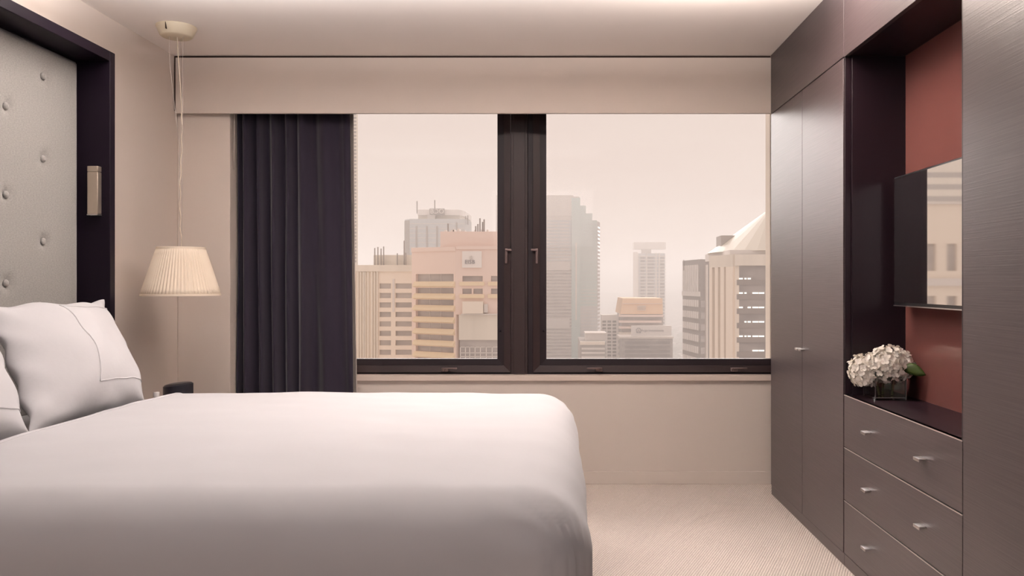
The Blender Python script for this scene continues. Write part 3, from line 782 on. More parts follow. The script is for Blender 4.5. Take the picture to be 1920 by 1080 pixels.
class Bld:
    def __init__(s, name, label, D, px):
        s.D = D; s.root = empty(name, (U(px, D), D, GZ), label, 'building')
    def prism(s, name, foot, z0, z1, m, parent=None):
        """foot: plan polygon [(x, y)], z0/z1 heights"""
        bm = bmesh.new()
        a = [bm.verts.new((x, y, z0)) for x, y in foot]; b = [bm.verts.new((x, y, z1)) for x, y in foot]
        n = len(foot)
        for i in range(n): bm.faces.new((a[i], a[(i + 1) % n], b[(i + 1) % n], b[i]))
        bm.faces.new(a[::-1]); bm.faces.new(b); bmesh.ops.recalc_face_normals(bm, faces=bm.faces)
        return from_bm(name, bm, m, parent or s.root)
    def slab(s, bm, A, B, u0, u1, z0, z1, out, inn=0.3):
        """box on the facade line A->B (plan points), from fraction u0 to u1, standing out by `out` and sunk by `inn`"""
        A, B = Vector((*A, 0)), Vector((*B, 0)); t = B - A
        nrm = Vector((t.y, -t.x, 0)).normalized()
        if nrm.y > 0: nrm = -nrm
        P = []
        for z in (z0, z1):
            for u, o in ((u0, out), (u1, out), (u1, -inn), (u0, -inn)):
                q = A + t * u + nrm * o; P.append(bm.verts.new((q.x, q.y, z)))
        for f in ((0, 1, 2, 3), (4, 5, 6, 7), (0, 1, 5, 4), (1, 2, 6, 5), (2, 3, 7, 6), (3, 0, 4, 7)):
            bm.faces.new([P[i] for i in f])
    def piece(s, name, A, B, u0, u1, z0, z1, out, m, parent=None, inn=0.3):
        bm = bmesh.new(); s.slab(bm, A, B, u0, u1, z0, z1, out, inn)
        bmesh.ops.recalc_face_normals(bm, faces=bm.faces)
        return from_bm(name, bm, m, parent or s.root)
    def pieces(s, name, A, B, lst, m, parent=None, inn=0.3):
        bm = bmesh.new()
        for u0, u1, z0, z1, out in lst: s.slab(bm, A, B, u0, u1, z0, z1, out, inn)
        bmesh.ops.recalc_face_normals(bm, faces=bm.faces)
        return from_bm(name, bm, m, parent or s.root)
    def lattice(s, name, A, B, us, zs, holes, out, m, parent=None, inn=0.3):
        """a wall sheet over the facade with rectangular openings: holes = set of (i, j) cells left open"""
        lst = []
        for i in range(len(us) - 1):
            for j in range(len(zs) - 1):
                if (i, j) not in holes: lst.append((us[i], us[i + 1], zs[j], zs[j + 1], out))
        return s.pieces(name, A, B, lst, m, parent, inn)
    def frac(s, A, B, px):
        k = (px - CX) / F                          # bearing x = k*y meets the line A->B
        return (k * A[1] - A[0]) / ((B[0] - A[0]) - k * (B[1] - A[1]))

def lettering(text, centre, size, m, parent, spacing=1.0, depth=0.06, name='lettering'):
    cu = bpy.data.curves.new('text', 'FONT'); cu.body = text; cu.size = size; cu.extrude = depth
    cu.align_x = 'CENTER'; cu.align_y = 'CENTER'; cu.space_character = spacing; cu.resolution_u = 3
    tmp = bpy.data.objects.new('text', cu); COL.objects.link(tmp)
    dg = bpy.context.evaluated_depsgraph_get(); me = bpy.data.meshes.new_from_object(tmp.evaluated_get(dg))
    bpy.data.objects.remove(tmp); bpy.data.curves.remove(cu)
    bm = bmesh.new(); bm.from_mesh(me); bpy.data.meshes.remove(me)
    bmesh.ops.rotate(bm, verts=bm.verts, matrix=Matrix.Rotation(PI / 2, 3, 'X'))
    bmesh.ops.translate(bm, verts=bm.verts, vec=centre)
    return from_bm(name, bm, m, parent)
def masts(b, lst, D, parent=None, rad=0.07):
    for px, ya, yb in lst:
        tube('roof_mast', [(U(px, D), D + 1.5, V(yb, D) - 1.2), (U(px, D), D + 1.5, V(ya, D))], rad, K_mast, parent or b.root, 5)

# --- white banded towers: one at the curtain edge, one further left that the television mirrors
def banded(name, label, D, x0, x1, top, zstart, pitch, hgt):
    b = Bld(name, label, D, CX + F * (x0 + x1) / 2 / D)
    A, B = (x0, D), (x1, D)
    b.prism('wall', [(x0, D), (x1, D), (x1 * (D + 14) / D, D + 14), (x0 * (D + 14) / D, D + 14)], GZ, top, K_cream2)
    z = zstart
    while z < top - 1:
        if not (top - 14 < z < top - 12.5): b.piece('window_band', A, B, 0.03, 0.94, z, z + hgt, 0.04, K_grey)
        z += pitch
banded('banded_tower', 'tall white tower with close window bands at the curtain edge', 150.0, U(625, 150.0), U(671, 150.0), 48, V(492, 150.0), 0.66, 0.38)
banded('mirrored_banded_tower', 'white banded tower mirrored at the top of the television screen', 140.0, -69.0, -59.5, 34, 9.0, 2.05, 0.9)

# --- cream building with two columns of windows
D = 92.0
b = Bld('cream_office_block', 'cream office block with two columns of small windows', D, 715)
xa, xb = U(600, D), U(775, D); A, B = (xa, D), (xb, D); fx = lambda p: b.frac(A, B, p)
ztop = V(509, D)
b.prism('core', [(xa, D + 0.5), (xb, D + 0.5), (xb, D + 18), (xa, D + 18)], GZ, ztop - 0.3, K_cream2)
rows = [(531.5 + 17.75 * i, 541.2 + 17.75 * i) for i in range(14)]
zs = [GZ] + sorted([V(q, D) for r_ in rows for q in r_]) + [ztop]
us = [fx(712), fx(711.5), fx(733), fx(741.5), fx(772.5), 1.0]
us = [0.0] + us[1:]
holes = {(i, 2 * j + 1) for i in (1, 3) for j in range(len(rows))}
b.lattice('facade', A, B, us, zs, holes, 0.0, K_cream, inn=0.5)
for r_ in rows:
    for p, q in ((711.5, 733), (741.5, 772.5)):
        b.piece('window', A, B, fx(p), fx(q), V(r_[1], D), V(r_[0], D), -0.32, K_glass, inn=0.52)
for i, p in enumerate((664, 671, 676, 681, 684, 690, 697, 702, 707)):
    b.piece('wall_rib', A, B, fx(p), fx(p + 2.2), GZ, ztop - 0.05, 0.22, K_cream2, inn=0.0)
b.piece('cornice', A, B, fx(600), 1.0, ztop, V(497, D), 0.25, K_cream2, inn=16)
b.piece('downpipe', A, B, fx(736), fx(740), V(585, D), V(523, D), 0.1, K_lgrey, inn=0)
b.piece('roof_house', A, B, fx(693), fx(770), V(498, D), V(477, D), -2.0, K_cream2, inn=9)
masts(b, [(697, 464, 478), (703, 462, 478), (709, 465, 478), (714, 461, 478), (740, 474, 478), (753, 450, 485), (756, 473, 478)], D)

# --- pink concrete building in front
D = 76.0
b = Bld('pink_tower', 'pink concrete tower with slanted strip windows and a white square sign', D, 850)
pA, pB, pC = (U(772, D * 1.035), D * 1.035), (U(855, D), D), (U(1010, D), D)
zr = V(462.5, D); zp = V(433, D)
b.prism('core', [(pA[0] + 0.3, pA[1] + 0.6), (pB[0], pB[1] + 0.6), (pC[0], pC[1] + 0.6), (pC[0], D + 22), (pA[0] + 0.3, D + 22)], GZ, zr - 0.4, K_pink)
fx = lambda p: b.frac(pA, pB, p)
strip = [(513.5, 527.5)] + [(540 + 22.35 * i, 550.5 + 22.35 * i) for i in range(9)]
zc = [(V(q, D), V(p, D)) for p, q in strip]
w0, w1 = fx(779.5), fx(850.5)
prev = zr
zlist = sorted([GZ] + [v_ for pr in zc for v_ in pr] + [zr])
b.lattice('facade', pA, pB, [0.0, w0, w1, 1.0], zlist, {(1, 2 * j + 1) for j in range(len(zc))}, 0.0, K_pink, inn=0.6)
for i, (za, zb_) in enumerate(zc):
    wdw = b.piece('strip_window', pA, pB, w0, w1, za, zb_, -0.35, K_glass, inn=0.62)
    for q in (0.33, 0.62): b.piece('glazing_bar', pA, pB, w0 + (w1 - w0) * q, w0 + (w1 - w0) * q + 0.006, za, zb_, -0.30, K_lgrey, wdw, inn=0.36)
    # sloping sill below the window, warm sunlight put into its yellow
    bm = bmesh.new(); t = (Vector((*pB, 0)) - Vector((*pA, 0))); nn = Vector((t.y, -t.x, 0)).normalized()
    if nn.y > 0: nn = -nn
    P = []
    for u in (w0 - 0.03, w1 + 0.03):
        base = Vector((*pA, 0)) + t * u
        for o, zz in ((0.0, za), (0.34, za - 0.34), (0.34, za - 0.46), (0.0, za - 0.56)):
            q = base + nn * o; P.append(bm.verts.new((q.x, q.y, zz)))
    bm.faces.new(P[:4]); bm.faces.new(P[4:][::-1])
    for q in range(4): bm.faces.new((P[q], P[4 + q], P[4 + (q + 1) % 4], P[(q + 1) % 4]))
    bmesh.ops.recalc_face_normals(bm, faces=bm.faces)
    from_bm('sloping_sill', bm, K_yell, b.root)
A, B = pB, pC; fx = lambda p: b.frac(A, B, p)
rw = [(517.5, 527.5), (541.2, 551)]
zs = [GZ, V(637, D), V(590, D), V(551, D), V(541.2, D), V(527.5, D), V(517.5, D), zr]
us = [0, fx(867), fx(905), fx(920.5), fx(958), fx(975), fx(1005), 1.0]
holes = {(i, j) for i in (1, 3, 5) for j in (3, 5)}
b.lattice('facade', A, B, us, zs[2:], {(i, j - 2) for i, j in holes}, 0.0, K_pink, inn=0.6)
for p, q in ((867, 905), (920.5, 958), (975, 1005)):
    for r_ in rw:
        wdw = b.piece('window', A, B, fx(p), fx(q), V(r_[1], D), V(r_[0], D), -0.3, K_glass, inn=0.62)
        b.piece('sill', A, B, fx(p - 5), fx(q + 3), V(r_[1] + 8, D), V(r_[1] + 1, D), 0.25, K_yell, wdw, inn=0)
    b.piece('window_post', A, B, fx((p + q) / 2 - 1.6), fx((p + q) / 2 + 1.6), V(551, D), V(541.2, D), 0.0, K_pink, inn=0.4)
b.piece('lower_wall', A, B, fx(861), 1.0, V(637, D), V(590, D), 0.3, K_cream2, inn=0.6)
bp = b.piece('plant_box', A, B, fx(869), fx(907), V(587.5, D), V(565, D), 0.9, K_cream, inn=0.3)
b.piece('louvre', A, B, fx(908), fx(915), V(586, D), V(570, D), 0.4, K_lgrey, inn=0.3)
b.piece('ledge', A, B, fx(866), 1.0, V(590, D), V(588, D), 0.6, K_lgrey, inn=0.3)
b.piece('curtain_wall', A, B, fx(862), 1.0, GZ, V(637, D), -0.1, K_glass, inn=0.5)
for p in (862.5, 872, 880, 890, 900, 911, 922): b.piece('glazing_post', A, B, fx(p), fx(p + 1.4), GZ, V(650, D), 0.05, K_white, inn=0.2)
for y in (650, 661, 668): b.piece('glazing_rail', A, B, fx(862), 1.0, V(y + 1.2, D), V(y, D), 0.05, K_white, inn=0.2)
b.piece('upper_block', A, B, fx(823), 1.0, zr - 0.2, zp, -0.9, K_pink, inn=14)
b.piece('parapet', pA, pB, 0.0, 1.0, zr - 0.4, zr, 0.1, K_pink, inn=2.0)
b.piece('parapet', A, B, 0.0, 1.0, zr - 0.25, zr + 0.05, 0.12, K_pink, inn=1.2)
sg = b.piece('sign_board', A, B, fx(867), fx(903.5), V(502, D), V(471, D), 0.25, K_white, inn=0.2); sg['label'] = 'white square sign board'
lettering('EISB', (U(881.5, D), D - 0.29, V(491.5, D)), 0.52, K_letter, sg, 1.05, 0.03)
bm = bmesh.new()
for a_ in range(5):
    an = PI / 2 + a_ * 2 * PI / 5
    bmesh.ops.create_cube(bm, size=0.1, matrix=Matrix.Translation((U(884, D) + 0.13 * math.cos(an), D - 0.29, V(483, D) + 0.13 * math.sin(an))))
from_bm('emblem', bm, K_lgrey, sg)
rnd = random.Random(3)
for p in (826, 838, 843, 851, 858, 884, 897, 908, 917):
    w_ = rnd.uniform(3, 9); h_ = rnd.uniform(2, 7)
    b.piece('roof_unit', A, B, fx(p), fx(p + w_), zp, V(433 - h_, D), -2.5, K_off if rnd.random() < .6 else K_lgrey, inn=4)
masts(b, [(836, 417, 434), (897, 407, 434), (905, 409, 434), (893, 418, 434), (889, 422, 434), (902, 414, 434)], D)

# --- grey glass tower with the rooftop sign
D = 215.0
b = Bld('grey_glass_tower', 'grey glass office tower with white rooftop drum and BDO lettering', D, 815)
zt = V(410.5, D)
fp = [(U(759, D + 3), D + 3), (U(768, D), D), (U(872, D), D), (U(884, D + 10), D + 10), (U(883, D + 34), D + 34), (U(760, D + 34), D + 34)]
b.prism('wall', fp, GZ, zt, K_blue)
A, B = fp[1], fp[2]; fx = lambda p: b.frac(A, B, p)
for p in (779.5, 799, 818, 855): b.piece('grey_joint', A, B, fx(p), fx(p + 3), GZ, V(424 if p < 850 else 417, D), 0.15, K_grey, inn=0)  # grey vertical joints standing proud of the glass
for i in range(46): b.piece('floor_band', A, B, 0, 1, zt - 1.2 - i * 1.25 - .14, zt - 1.2 - i * 1.25, 0.10, K_lgrey, inn=0)
b.piece('corner_face', fp[0], fp[1], 0, 1, GZ, zt - 0.3, 0.1, K_grey, inn=0)
b.prism('plant_room', [(U(778, D), D + 5), (U(858, D), D + 5), (U(862, D), D + 9), (U(862, D), D + 24), (U(778, D), D + 24)], zt, V(401, D), K_cream2)
dr_ = b.prism('drum_parapet', [(U(778, D), D + 4), (U(856, D), D + 4), (U(862, D), D + 6), (U(865, D), D + 10), (U(865, D), D + 25), (U(778, D), D + 25)], V(401, D), V(390.5, D), K_white)
sg = b.prism('sign_board', [(U(802, D), D + 3), (U(830, D), D + 3), (U(830, D), D + 4), (U(802, D), D + 4)], V(400.5, D), V(389, D), K_grey)
lettering('BDO', (U(816.5, D), D + 2.9, V(394.6, D)), 1.75, K_white, sg, 1.0, 0.05)
b.prism('stair_block', [(U(797, D), D + 3.4), (U(812, D), D + 3.4), (U(812, D), D + 5), (U(797, D), D + 5)], zt, V(400.6, D), K_lgrey)
masts(b, [(780, 376, 391), (813.5, 374, 389), (872, 404, 412), (876, 403, 412)], D, rad=0.16)

# --- big stepped tower right of the post
D = 255.0
b = Bld('stepped_glass_tower', 'large stepped tower of pale bands and blue green glass', D, 1075)
x0 = U(930, D)
def prs(nm, pa, pb, ytop, m, dy=0.0, dep=30): return b.prism(nm, [(U(pa, D), D + dy), (U(pb, D), D + dy), (U(pb, D), D + dep), (U(pa, D), D + dep)], GZ, V(ytop, D), m)
prs('stone_wing', 930, 1071.5, 366, K_lgrey)
prs('stone_wing', 1071.5, 1085.5, 368.5, K_lgrey)
gw = prs('glass_wing', 1085.5, 1087.5, 370, K_teal)
prs('glass_wing', 1087.5, 1098.5, 385.5, K_teal); prs('glass_wing', 1098.5, 1110.5, 400, K_teal); prs('glass_wing', 1110.5, 1119.5, 413, K_teal)
b.prism('side_wing', [(U(1119.5, D), D), (U(1126.8, D), D + 6), (U(1126.8, D), D + 30), (U(1119.5, D), D + 30)], GZ, V(414.5, D), K_grey)
prs('glass_wing', 1071.5, 1088, 371, K_teal, -0.4, 5)
A, B = (U(1000, D), D), (U(1085.5, D), D); fx = lambda p: b.frac(A, B, p)
for i in range(44):
    y = 413 + 6.15 * i
    if 506 < y < 0: continue
    b.piece('floor_window', A, B, fx(1000), fx(1080 + (i * 7 % 5)), V(y + 3.0, D), V(y, D), 0.15, K_glass if y > 500 else K_blue, inn=0)
for y0_, y1_ in ((366.5, 405), (492, 507), (598, 616)):
    b.piece('stone_band', A, B, fx(1000), fx(1075 if y0_ < 400 else 1068), V(y1_, D), V(y0_, D), 0.3, K_lgrey, inn=0)
for p in (1047, 1068): b.piece('window_column', A, B, fx(p), fx(p + 2.4), V(470, D), V(414, D), 0.35, K_blue, inn=0)
b.piece('corner_rib', A, B, fx(1079), fx(1081.5), V(600, D), V(455, D), 0.5, K_off, inn=0)
A2, B2 = (U(1085.5, D), D), (U(1119.5, D), D)
for i in range(48):
    y = 420 + 6.15 * i
    b.piece('glass_joint', A2, B2, 0.02, 1.0, V(y + 0.8, D), V(y, D), 0.12, K_blue if y < 540 else K_lgrey, inn=0)
b.piece('dark_glass', A2, B2, 0.0, 1.0, GZ, V(575, D), 0.06, K_blue, inn=0)
for i in range(36):
    y = 424 + 7.2 * i
    b.piece('edge_window', (U(1119.5, D), D), (U(1126.8, D), D + 6), 0.12, 0.9, V(y + 3.4, D), V(y, D), 0.1, K_blue, inn=0)

# --- distant apartment tower
D = 430.0
b = Bld('apartment_tower', 'distant blue grey apartment tower with FELIX lettering on its roof', D, 1218)
b.prism('wall', [(U(1195, D), D), (U(1247, D), D), (U(1247, D), D + 20), (U(1195, D), D + 20)], GZ, V(475, D), K_blue)
b.prism('side_wall', [(U(1187, D + 6), D + 6), (U(1195, D), D), (U(1195, D + 20), D + 20), (U(1188, D + 20), D + 20)], GZ, V(472, D), K_off)
A, B = (U(1195, D), D), (U(1247, D), D); fx = lambda p: b.frac(A, B, p)
for i in range(26):
    y = 480 + 6.1 * i
    b.piece('balcony_slab', A, B, fx(1195), fx(1248.5), V(y + 1.2, D), V(y, D), 1.2, K_off, inn=0)
    for p, q in ((1201, 1209), (1214, 1226), (1238, 1245)):
        b.piece('window', A, B, fx(p), fx(q), V(y + 5.2, D), V(y + 1.8, D), 0.15, K_brown if (i + p) % 3 else K_glass, inn=0)
for p in (1195, 1211.5, 1229, 1235): b.piece('wall_fin', A, B, fx(p), fx(p + 1.6), GZ, V(474, D), 0.9, K_off, inn=0)
b.piece('lift_house', A, B, fx(1205), fx(1222), V(475, D), V(465.5, D), -2, K_lgrey, inn=8)
b.piece('roof_parapet', A, B, fx(1189), fx(1249), V(467, D), V(454, D), -8, K_white, inn=1.0)
lettering('FELIX', (U(1229, D), D + 7.8, V(460, D)), 3.6, K_grey, b.root, 1.15, 0.12)

# --- peach topped building with the billboard, white grid block, small grey block
D = 235.0
b = Bld('peach_topped_block', 'terraced block with a peach coloured top storey', D, 1205)
bm = bmesh.new()
def hexa(bm, P):
    vs_ = [bm.verts.new(p) for p in P]
    for f in ((0, 1, 2, 3), (4, 5, 6, 7), (0, 1, 5, 4), (1, 2, 6, 5), (2, 3, 7, 6), (3, 0, 4, 7)): bm.faces.new([vs_[i] for i in f])
    bmesh.ops.recalc_face_normals(bm, faces=bm.faces)
za, zb_ = V(589, D), V(559.5, D)
hexa(bm, [(U(1163, D), D, za), (U(1243, D), D, za), (U(1243, D), D + 20, za), (U(1163, D), D + 20, za),
          (U(1168, D), D + 1, zb_), (U(1243, D), D + 1, zb_), (U(1243, D), D + 20, zb_), (U(1168, D), D + 20, zb_)])
tp = from_bm('top_storey', bm, K_peach, b.root)
A, B = (U(1160, D), D), (U(1245, D), D); fx = lambda p: b.frac(A, B, p)
for y in (573.5, 577, 580.5): b.piece('louvre', A, B, fx(1195), fx(1211), V(y + 1.2, D), V(y, D), 0.1, K_lgrey, tp, inn=0.6)
b.piece('joint', A, B, fx(1167), fx(1243), V(570, D), V(569, D), -0.2, K_pink, tp, inn=0.6)
b.piece('core', A, B, fx(1166), fx(1244), GZ, za, -1.0, K_glass, inn=18)
for i, y in enumerate((590, 601, 612, 623, 634, 645, 656, 667)):
    b.piece('terrace_slab', A, B, fx(1160.5), fx(1243 - 3 * i if i < 3 else 1190), V(y + 4.0, D), V(y, D), 0.8, K_cream if i > 2 else K_pink, inn=2)
D = 222.0
b = Bld('billboard_block', 'dark glass block with a white billboard on its roof', D, 1220)
b.prism('wall', [(U(1166, D), D), (U(1261.5, D), D), (U(1261.5, D), D + 10), (U(1166, D), D + 10)], GZ, V(634.5, D), K_glass)
A, B = (U(1166, D), D), (U(1261.5, D), D); fx = lambda p: b.frac(A, B, p)
for y in (640, 648, 656, 664): b.piece('glass_row', A, B, fx(1172), fx(1256), V(y + 5, D), V(y, D), 0.1, K_brown, inn=0)
b.piece('roof_edge', A, B, -0.05, 1.01, V(634.5, D), V(631, D), 0.4, K_off, inn=9)
bb = b.piece('billboard', A, B, fx(1183.5), fx(1258.5), V(630, D), V(610.5, D), 0.5, K_white, inn=0.3); bb['label'] = 'long white billboard'
lettering('Argo Investments', (U(1223, D), D - 0.58, V(619.5, D)), 0.86, K_letter, bb, 1.0, 0.03)
bm = bmesh.new(); cx_, cz_ = U(1197, D), V(619.5, D)
pts = [(cx_ + 0.62 * math.cos(a), D - 0.58, cz_ + 0.66 * math.sin(a)) for a in [PI * (1.25 - 1.5 * i / 18) for i in range(19)]]
tube_bm(bm, pts + [(cx_ + 0.62, D - 0.58, cz_ - 0.6), (cx_ - 0.62, D - 0.58, cz_ - 0.6)], 0.09, 5)
tube_bm(bm, [(cx_ - 0.35, D - 0.58, cz_ - 0.5), (cx_, D - 0.58, cz_ + 0.2), (cx_ + 0.35, D - 0.58, cz_ - 0.5)], 0.09, 5)
from_bm('emblem', bm, K_letter, bb)
D = 245.0
b = Bld('white_grid_block', 'small white gridded block beside the stepped tower', D, 1144)
xa, xb = U(1128, D), U(1160, D); A, B = (xa, D), (xb, D); fx = lambda p: b.frac(A, B, p)
b.prism('core', [(xa + .1, D + 0.7), (xb, D + 0.7), (xb, D + 8), (xa + .1, D + 8)], GZ, V(591, D), K_white)
us = [0.0]; cols = []
for p, q in ((1129.5, 1136.5), (1139, 1146), (1148.5, 1155.5)): us += [fx(p), fx(q)]; cols.append((p, q))
us += [1.0]
rws = [(601 + 6.35 * i, 605.2 + 6.35 * i) for i in range(17)]
zs = sorted([GZ] + [V(q, D) for r_ in rws for q in r_] + [V(590.5, D)])
b.lattice('facade', A, B, us, zs, {(i, 2 * j + 1) for i in (1, 3, 5) for j in range(17)}, 0.0, K_white, inn=0.6)
for r_ in rws[:13]:
    for p, q in cols: b.piece('window', A, B, fx(p), fx(q), V(r_[1], D), V(r_[0], D), -0.35, K_brown, inn=0.62)
D = 196.0
b = Bld('low_grey_block', 'low grey banded block in front of the stepped tower', D, 1112)
b.prism('wall', [(U(1087.5, D), D), (U(1135, D), D), (U(1138.5, D), D + 4), (U(1138.5, D), D + 18), (U(1087.5, D), D + 18)], GZ, V(641, D), K_grey)
A, B = (U(1087.5, D), D), (U(1135, D), D); fx = lambda p: b.frac(A, B, p)
b.piece('parapet', A, B, 0.0, 0.98, V(646.5, D), V(640.5, D), 0.3, K_cream, inn=1)
b.piece('penthouse', A, B, fx(1099), fx(1138), V(641, D), V(627, D), -4, K_lgrey, inn=10)
b.piece('penthouse_roof', A, B, fx(1098), fx(1139), V(627.5, D), V(625.8, D), -3.6, K_off, inn=11)
for y in (652, 660, 668): b.piece('pale_band', A, B, 0.06, 0.98, V(y + 3.5, D), V(y, D), 0.2, K_lgrey, inn=0)

# --- dark banded block
D = 176.0
b = Bld('dark_banded_block', 'dark stone block with slanting white bands of narrow windows', D, 1306)
pA, pB, pC = (U(1280, D * 1.07), D * 1.07), (U(1313, D), D), (U(1345, D * 1.02), D * 1.02)
zt = V(486, D)
b.prism('wall', [pA, pB, pC, (pC[0], D + 22), (pA[0] * 1.11, pA[1] + 20)], GZ, zt, K_dark)
fx = lambda p: b.frac(pA, pB, p)
us = [0.02 + 0.115 * i for i in range(9)]
for i in range(8): b.piece('stone_slot', pA, pB, us[i] + 0.028, us[i + 1] - 0.01, V(547, D), V(496, D), 0.25, K_lgrey, inn=0)
b.piece('pale_belt', pA, pB, 0.0, 1.0, V(556, D), V(547, D), 0.2, K_lgrey, inn=0)
for j in range(9):
    y = 563 + 22.0 * j
    for i in range(8): b.piece('window', pA, pB, us[i] + 0.012, us[i + 1] - 0.012, V(y + 13, D), V(y, D), 0.15, K_lgrey, inn=0)
    b.piece('side_window', pB, pC, 0.02, 0.26, V(y + 13, D), V(y + 1, D), 0.1, K_glass, inn=0)
b.piece('white_fin', pB, pC, 0.28, 0.36, GZ, V(496, D), 0.4, K_off, inn=0)
b.piece('roof_box', pA, pB, 0.55, 0.95, zt, V(480, D), -4, K_lgrey, inn=8)
masts(b, [(1284, 487, 497)], D * 1.05, rad=0.12)

# --- beige columned block with the tent roof
D = 112.0
b = Bld('beige_columned_block', 'beige columned block with dark office glass and a tent shaped roof', D, 1385)
pA, pB, pC = (U(1333, D * 1.06), D * 1.06), (U(1377, D), D), (U(1520, D), D)
zt = V(477, D)
b.prism('core', [(pA[0] + 0.3, pA[1] + 0.9), (pB[0], D + 0.9), (pC[0], D + 0.9), (pC[0], D + 34), (pA[0] * 1.235, pA[1] + 27)], GZ, zt - 0.5, K_grey)
fx = lambda p: b.frac(pA, pB, p)
b.piece('entablature', pA, pB, 0.0, 1.0, V(500, D), zt, 0.3, K_cream2, inn=1)
b.piece('entablature', pB, pC, 0.0, 1.0, V(498, D), zt, 0.3, K_cream2, inn=1)
for p, q in ((1333.4, 1338.5), (1343.5, 1349.5), (1354, 1361), (1364.5, 1377)):
    b.piece('column', pA, pB, max(0, fx(p)), min(1, fx(q)), GZ, V(500, D), 0.3, K_cream, inn=0.9)
b.piece('column', pB, pC, 0.0, 0.004, GZ, V(498, D), 0.3, K_cream, inn=0.9)
A, B = pB, pC; fx = lambda p: b.frac(A, B, p)
gl = b.piece('office_glass', A, B, fx(1378.5), 1.0, GZ, V(498, D), -0.2, K_brown, inn=0.8)
for j in range(7):
    y = 520.5 + 27.0 * j
    b.piece('dark_spandrel', A, B, fx(1378.5), 1.0, V(y + 14, D), V(y + 4, D), -0.12, K_dark, inn=0.1)
    for i, (p, q) in enumerate(((1386, 1393), (1396, 1400), (1402, 1408), (1411, 1422), (1423, 1433), (1436, 1446))):
        if (i + j) % 7 == 3 or (j == 0 and i > 2) or (j == 5 and i < 3): continue
        b.piece('ceiling_light', A, B, fx(p), fx(q), V(y + 3.4, D), V(y + 0.6, D), -0.1, K_lit, inn=0.05)
bx = b.prism('roof_box', [(U(1343, D * 1.12), D * 1.12), (U(1352, D * 1.08), D * 1.08), (U(1420, D * 1.08), D * 1.08), (U(1420, D * 1.2), D * 1.2), (U(1344, D * 1.2), D * 1.2)], zt - 1, V(443, D * 1.1), K_grey)
b.prism('roof_drum', [(U(1372, D), D + 1.2), (U(1510, D), D + 1.2), (U(1510, D), D + 20), (U(1372, D), D + 20)], zt - 0.5, V(468, D), K_lgrey)
bm = bmesh.new()
ex, ey = (U(1358, D), U(1530, D)), (D + 0.4, D + 22)
apx = Vector((U(1478, D), D + 9, V(378, D)))
zc_ = V(469, D); n = 24
ring = []
for i in range(n):
    a = 2 * PI * i / n
    ring.append(bm.verts.new(((ex[0] + ex[1]) / 2 + (ex[1] - ex[0]) / 2 * math.cos(a), (ey[0] + ey[1]) / 2 + (ey[1] - ey[0]) / 2 * math.sin(a), zc_)))
tpv = bm.verts.new(apx)
for i in range(n): bm.faces.new((ring[i], ring[(i + 1) % n], tpv))
bm.faces.new(ring[::-1]); bmesh.ops.recalc_face_normals(bm, faces=bm.faces)
from_bm('tent_roof', bm, K_roof, b.root)

# --- pale facade fin of this building, just outside the right end of the window
tag(box('facade_fin', (1.372, 5.25, -6.0), (1.80, 5.36, 6.0), K_cream), 'pale stone facade fin outside the right end of the window', 'facade fin')

# --- cream building out to the left, the one mirrored in the television
D = 60.0
b = Bld('mirrored_cream_block', 'cream block with tall windows mirrored in the television screen', D, 300)
xa, xb = -40.0, -19.5; A, B = (xa, D), (xb, D)
zt = V(383, D)
b.prism('core', [(xa, D + 0.6), (xb, D + 0.6), (xb, D + 14), (xa, D + 14)], GZ, zt - 0.3, K_cream)
wins = []; x = -25.10
while x > xa + 1.2: wins.append(x); x -= 1.55
x = -25.10 + 1.55
while x < xb - 1.0: wins.append(x); x += 1.55
wins.sort()
us = [0.0]
for x in wins: us += [(x - xa) / (xb - xa), (x + 0.74 - xa) / (xb - xa)]
us.append(1.0)
rws = [(V(508, D), V(457, D)), (V(576, D), V(555, D))] + [(V(576, D) - 3.6 * i - 1.2, V(576, D) - 3.6 * i + 0.8) for i in range(1, 6)]
zs = sorted([GZ] + [q for r_ in rws for q in r_] + [zt])
b.lattice('facade', A, B, us, zs, {(2 * i + 1, 2 * j + 1) for i in range(len(wins)) for j in range(len(rws))}, 0.0, K_cream, inn=0.5)
for x in wins:
    for za, zb_ in rws[:3]:
        b.piece('window', A, B, (x - xa) / (xb - xa), (x + 0.74 - xa) / (xb - xa), za, zb_, -0.3, K_glass, inn=0.52)
b.piece('ledge', A, B, 0, 1, V(536, D), V(522, D), 0.35, K_lgrey, inn=0)
b.piece('coping', A, B, 0, 1, zt, V(380, D), 0.2, K_lgrey, inn=2)

# --- hills, suburbs and trees in the distance
def hill(name, D, px0, px1, ys, mt):
    bm = bmesh.new(); n = 60; rows_ = []
    for k, (dd, f) in enumerate(((0, 0.0), (150, 0.35), (320, 0.72), (480, 0.95), (620, 1.0), (900, 0.7))):
        row = []
        for i in range(n + 1):
            p = px0 + (px1 - px0) * i / n
            t = (p - px0) / (px1 - px0) * (len(ys) - 1); a = int(min(t, len(ys) - 2)); y = ys[a] + (ys[a + 1] - ys[a]) * (t - a)
            zt_ = V(y, D + 620) + 5 * noise.noise((p * 0.05, k * 0.8, D))
            row.append(bm.verts.new((U(p, D + dd), D + dd, GZ + (zt_ - GZ) * f)))
        rows_.append(row)
    for a, b_ in zip(rows_[:-1], rows_[1:]):
        for i in range(n): bm.faces.new((a[i], a[i + 1], b_[i + 1], b_[i]))
    return tag(from_bm(name, bm, mt, None, True), kind='structure')
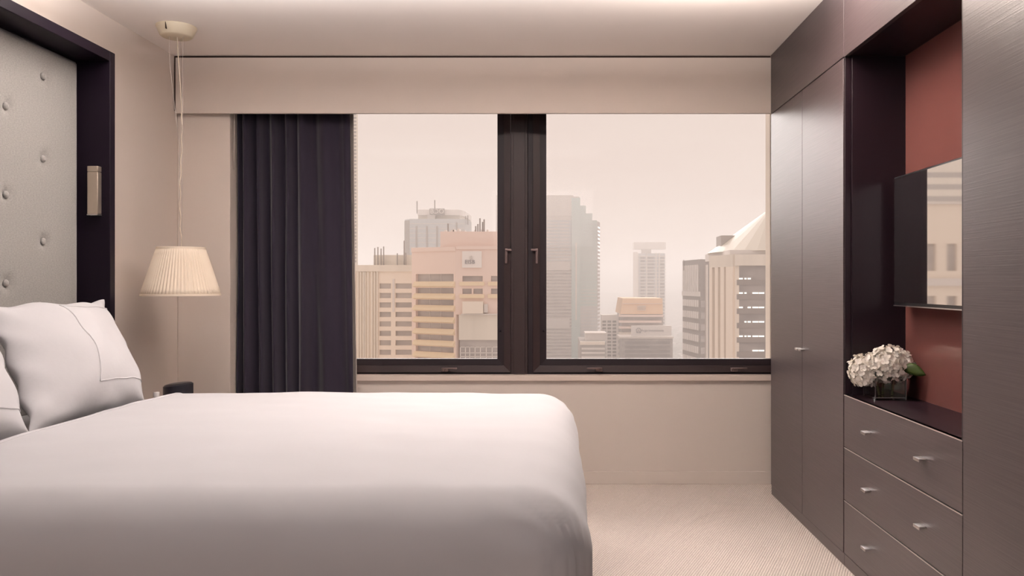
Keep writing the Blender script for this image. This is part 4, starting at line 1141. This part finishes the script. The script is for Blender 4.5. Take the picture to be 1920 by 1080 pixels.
hill('hill_far', 2100, 200, 1900, [534, 530, 533, 536, 531, 528, 527, 525, 530, 534, 532, 528], K_hill)
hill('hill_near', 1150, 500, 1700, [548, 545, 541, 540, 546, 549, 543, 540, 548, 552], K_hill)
rnd = random.Random(11)
bm = bmesh.new()
for i in range(1500):
    dd = rnd.uniform(420, 1350); p = rnd.uniform(1085, 1310)
    if 400 < dd < 470 and p > 1170: continue
    x = U(p, dd); w_ = rnd.uniform(3, 11); h_ = rnd.uniform(3, 9)
    zb0 = GZ if dd < 1150 else GZ + (dd - 1150) * 0.13
    bbox(bm, (x, dd, zb0 - 1), (x + w_, dd + rnd.uniform(4, 10), zb0 + h_))
tag(from_bm('suburb_rooftops', bm, K_house), 'far suburb of small pale rooftops below the hills', 'suburb', kind='stuff')
bm = bmesh.new()
for i in range(420):
    dd = rnd.uniform(300, 1200); p = rnd.uniform(1085, 1310) if i % 3 else rnd.uniform(1245, 1285)
    rr = rnd.uniform(3, 8)
    if 400 < dd < 470 and p > 1170: continue
    m4 = Matrix.Translation((U(p, dd), dd, GZ + rr * 0.8)) @ Matrix.Diagonal((1, 1, 0.85, 1))
    bmesh.ops.create_icosphere(bm, subdivisions=1, radius=rr, matrix=m4)
tag(from_bm('street_trees', bm, K_tree, None, True), 'far clumps of dull green trees between the rooftops', 'trees', kind='stuff')

# ------------------------------------------------------------------ haze over the city
def haze():
    m = bpy.data.materials.new('city_haze'); m.use_nodes = True; nt = m.node_tree
    for n in list(nt.nodes): nt.nodes.remove(n)
    o = nt.nodes.new('ShaderNodeOutputMaterial'); s = nt.nodes.new('ShaderNodeVolumeScatter')
    s.inputs['Color'].default_value = (0.80, 0.795, 0.79, 1); s.inputs['Density'].default_value = HAZE; s.inputs['Anisotropy'].default_value = 0.0
    nt.links.new(s.outputs[0], o.inputs['Volume'])
    h = box('city_haze', (-2400, 30, GZ - 0.5), (2400, 3200, 34), m)
    tag(h, 'thin pale haze hanging over the whole city', 'haze', kind='stuff')
HAZE = 0.0024
if HAZE > 0: haze()
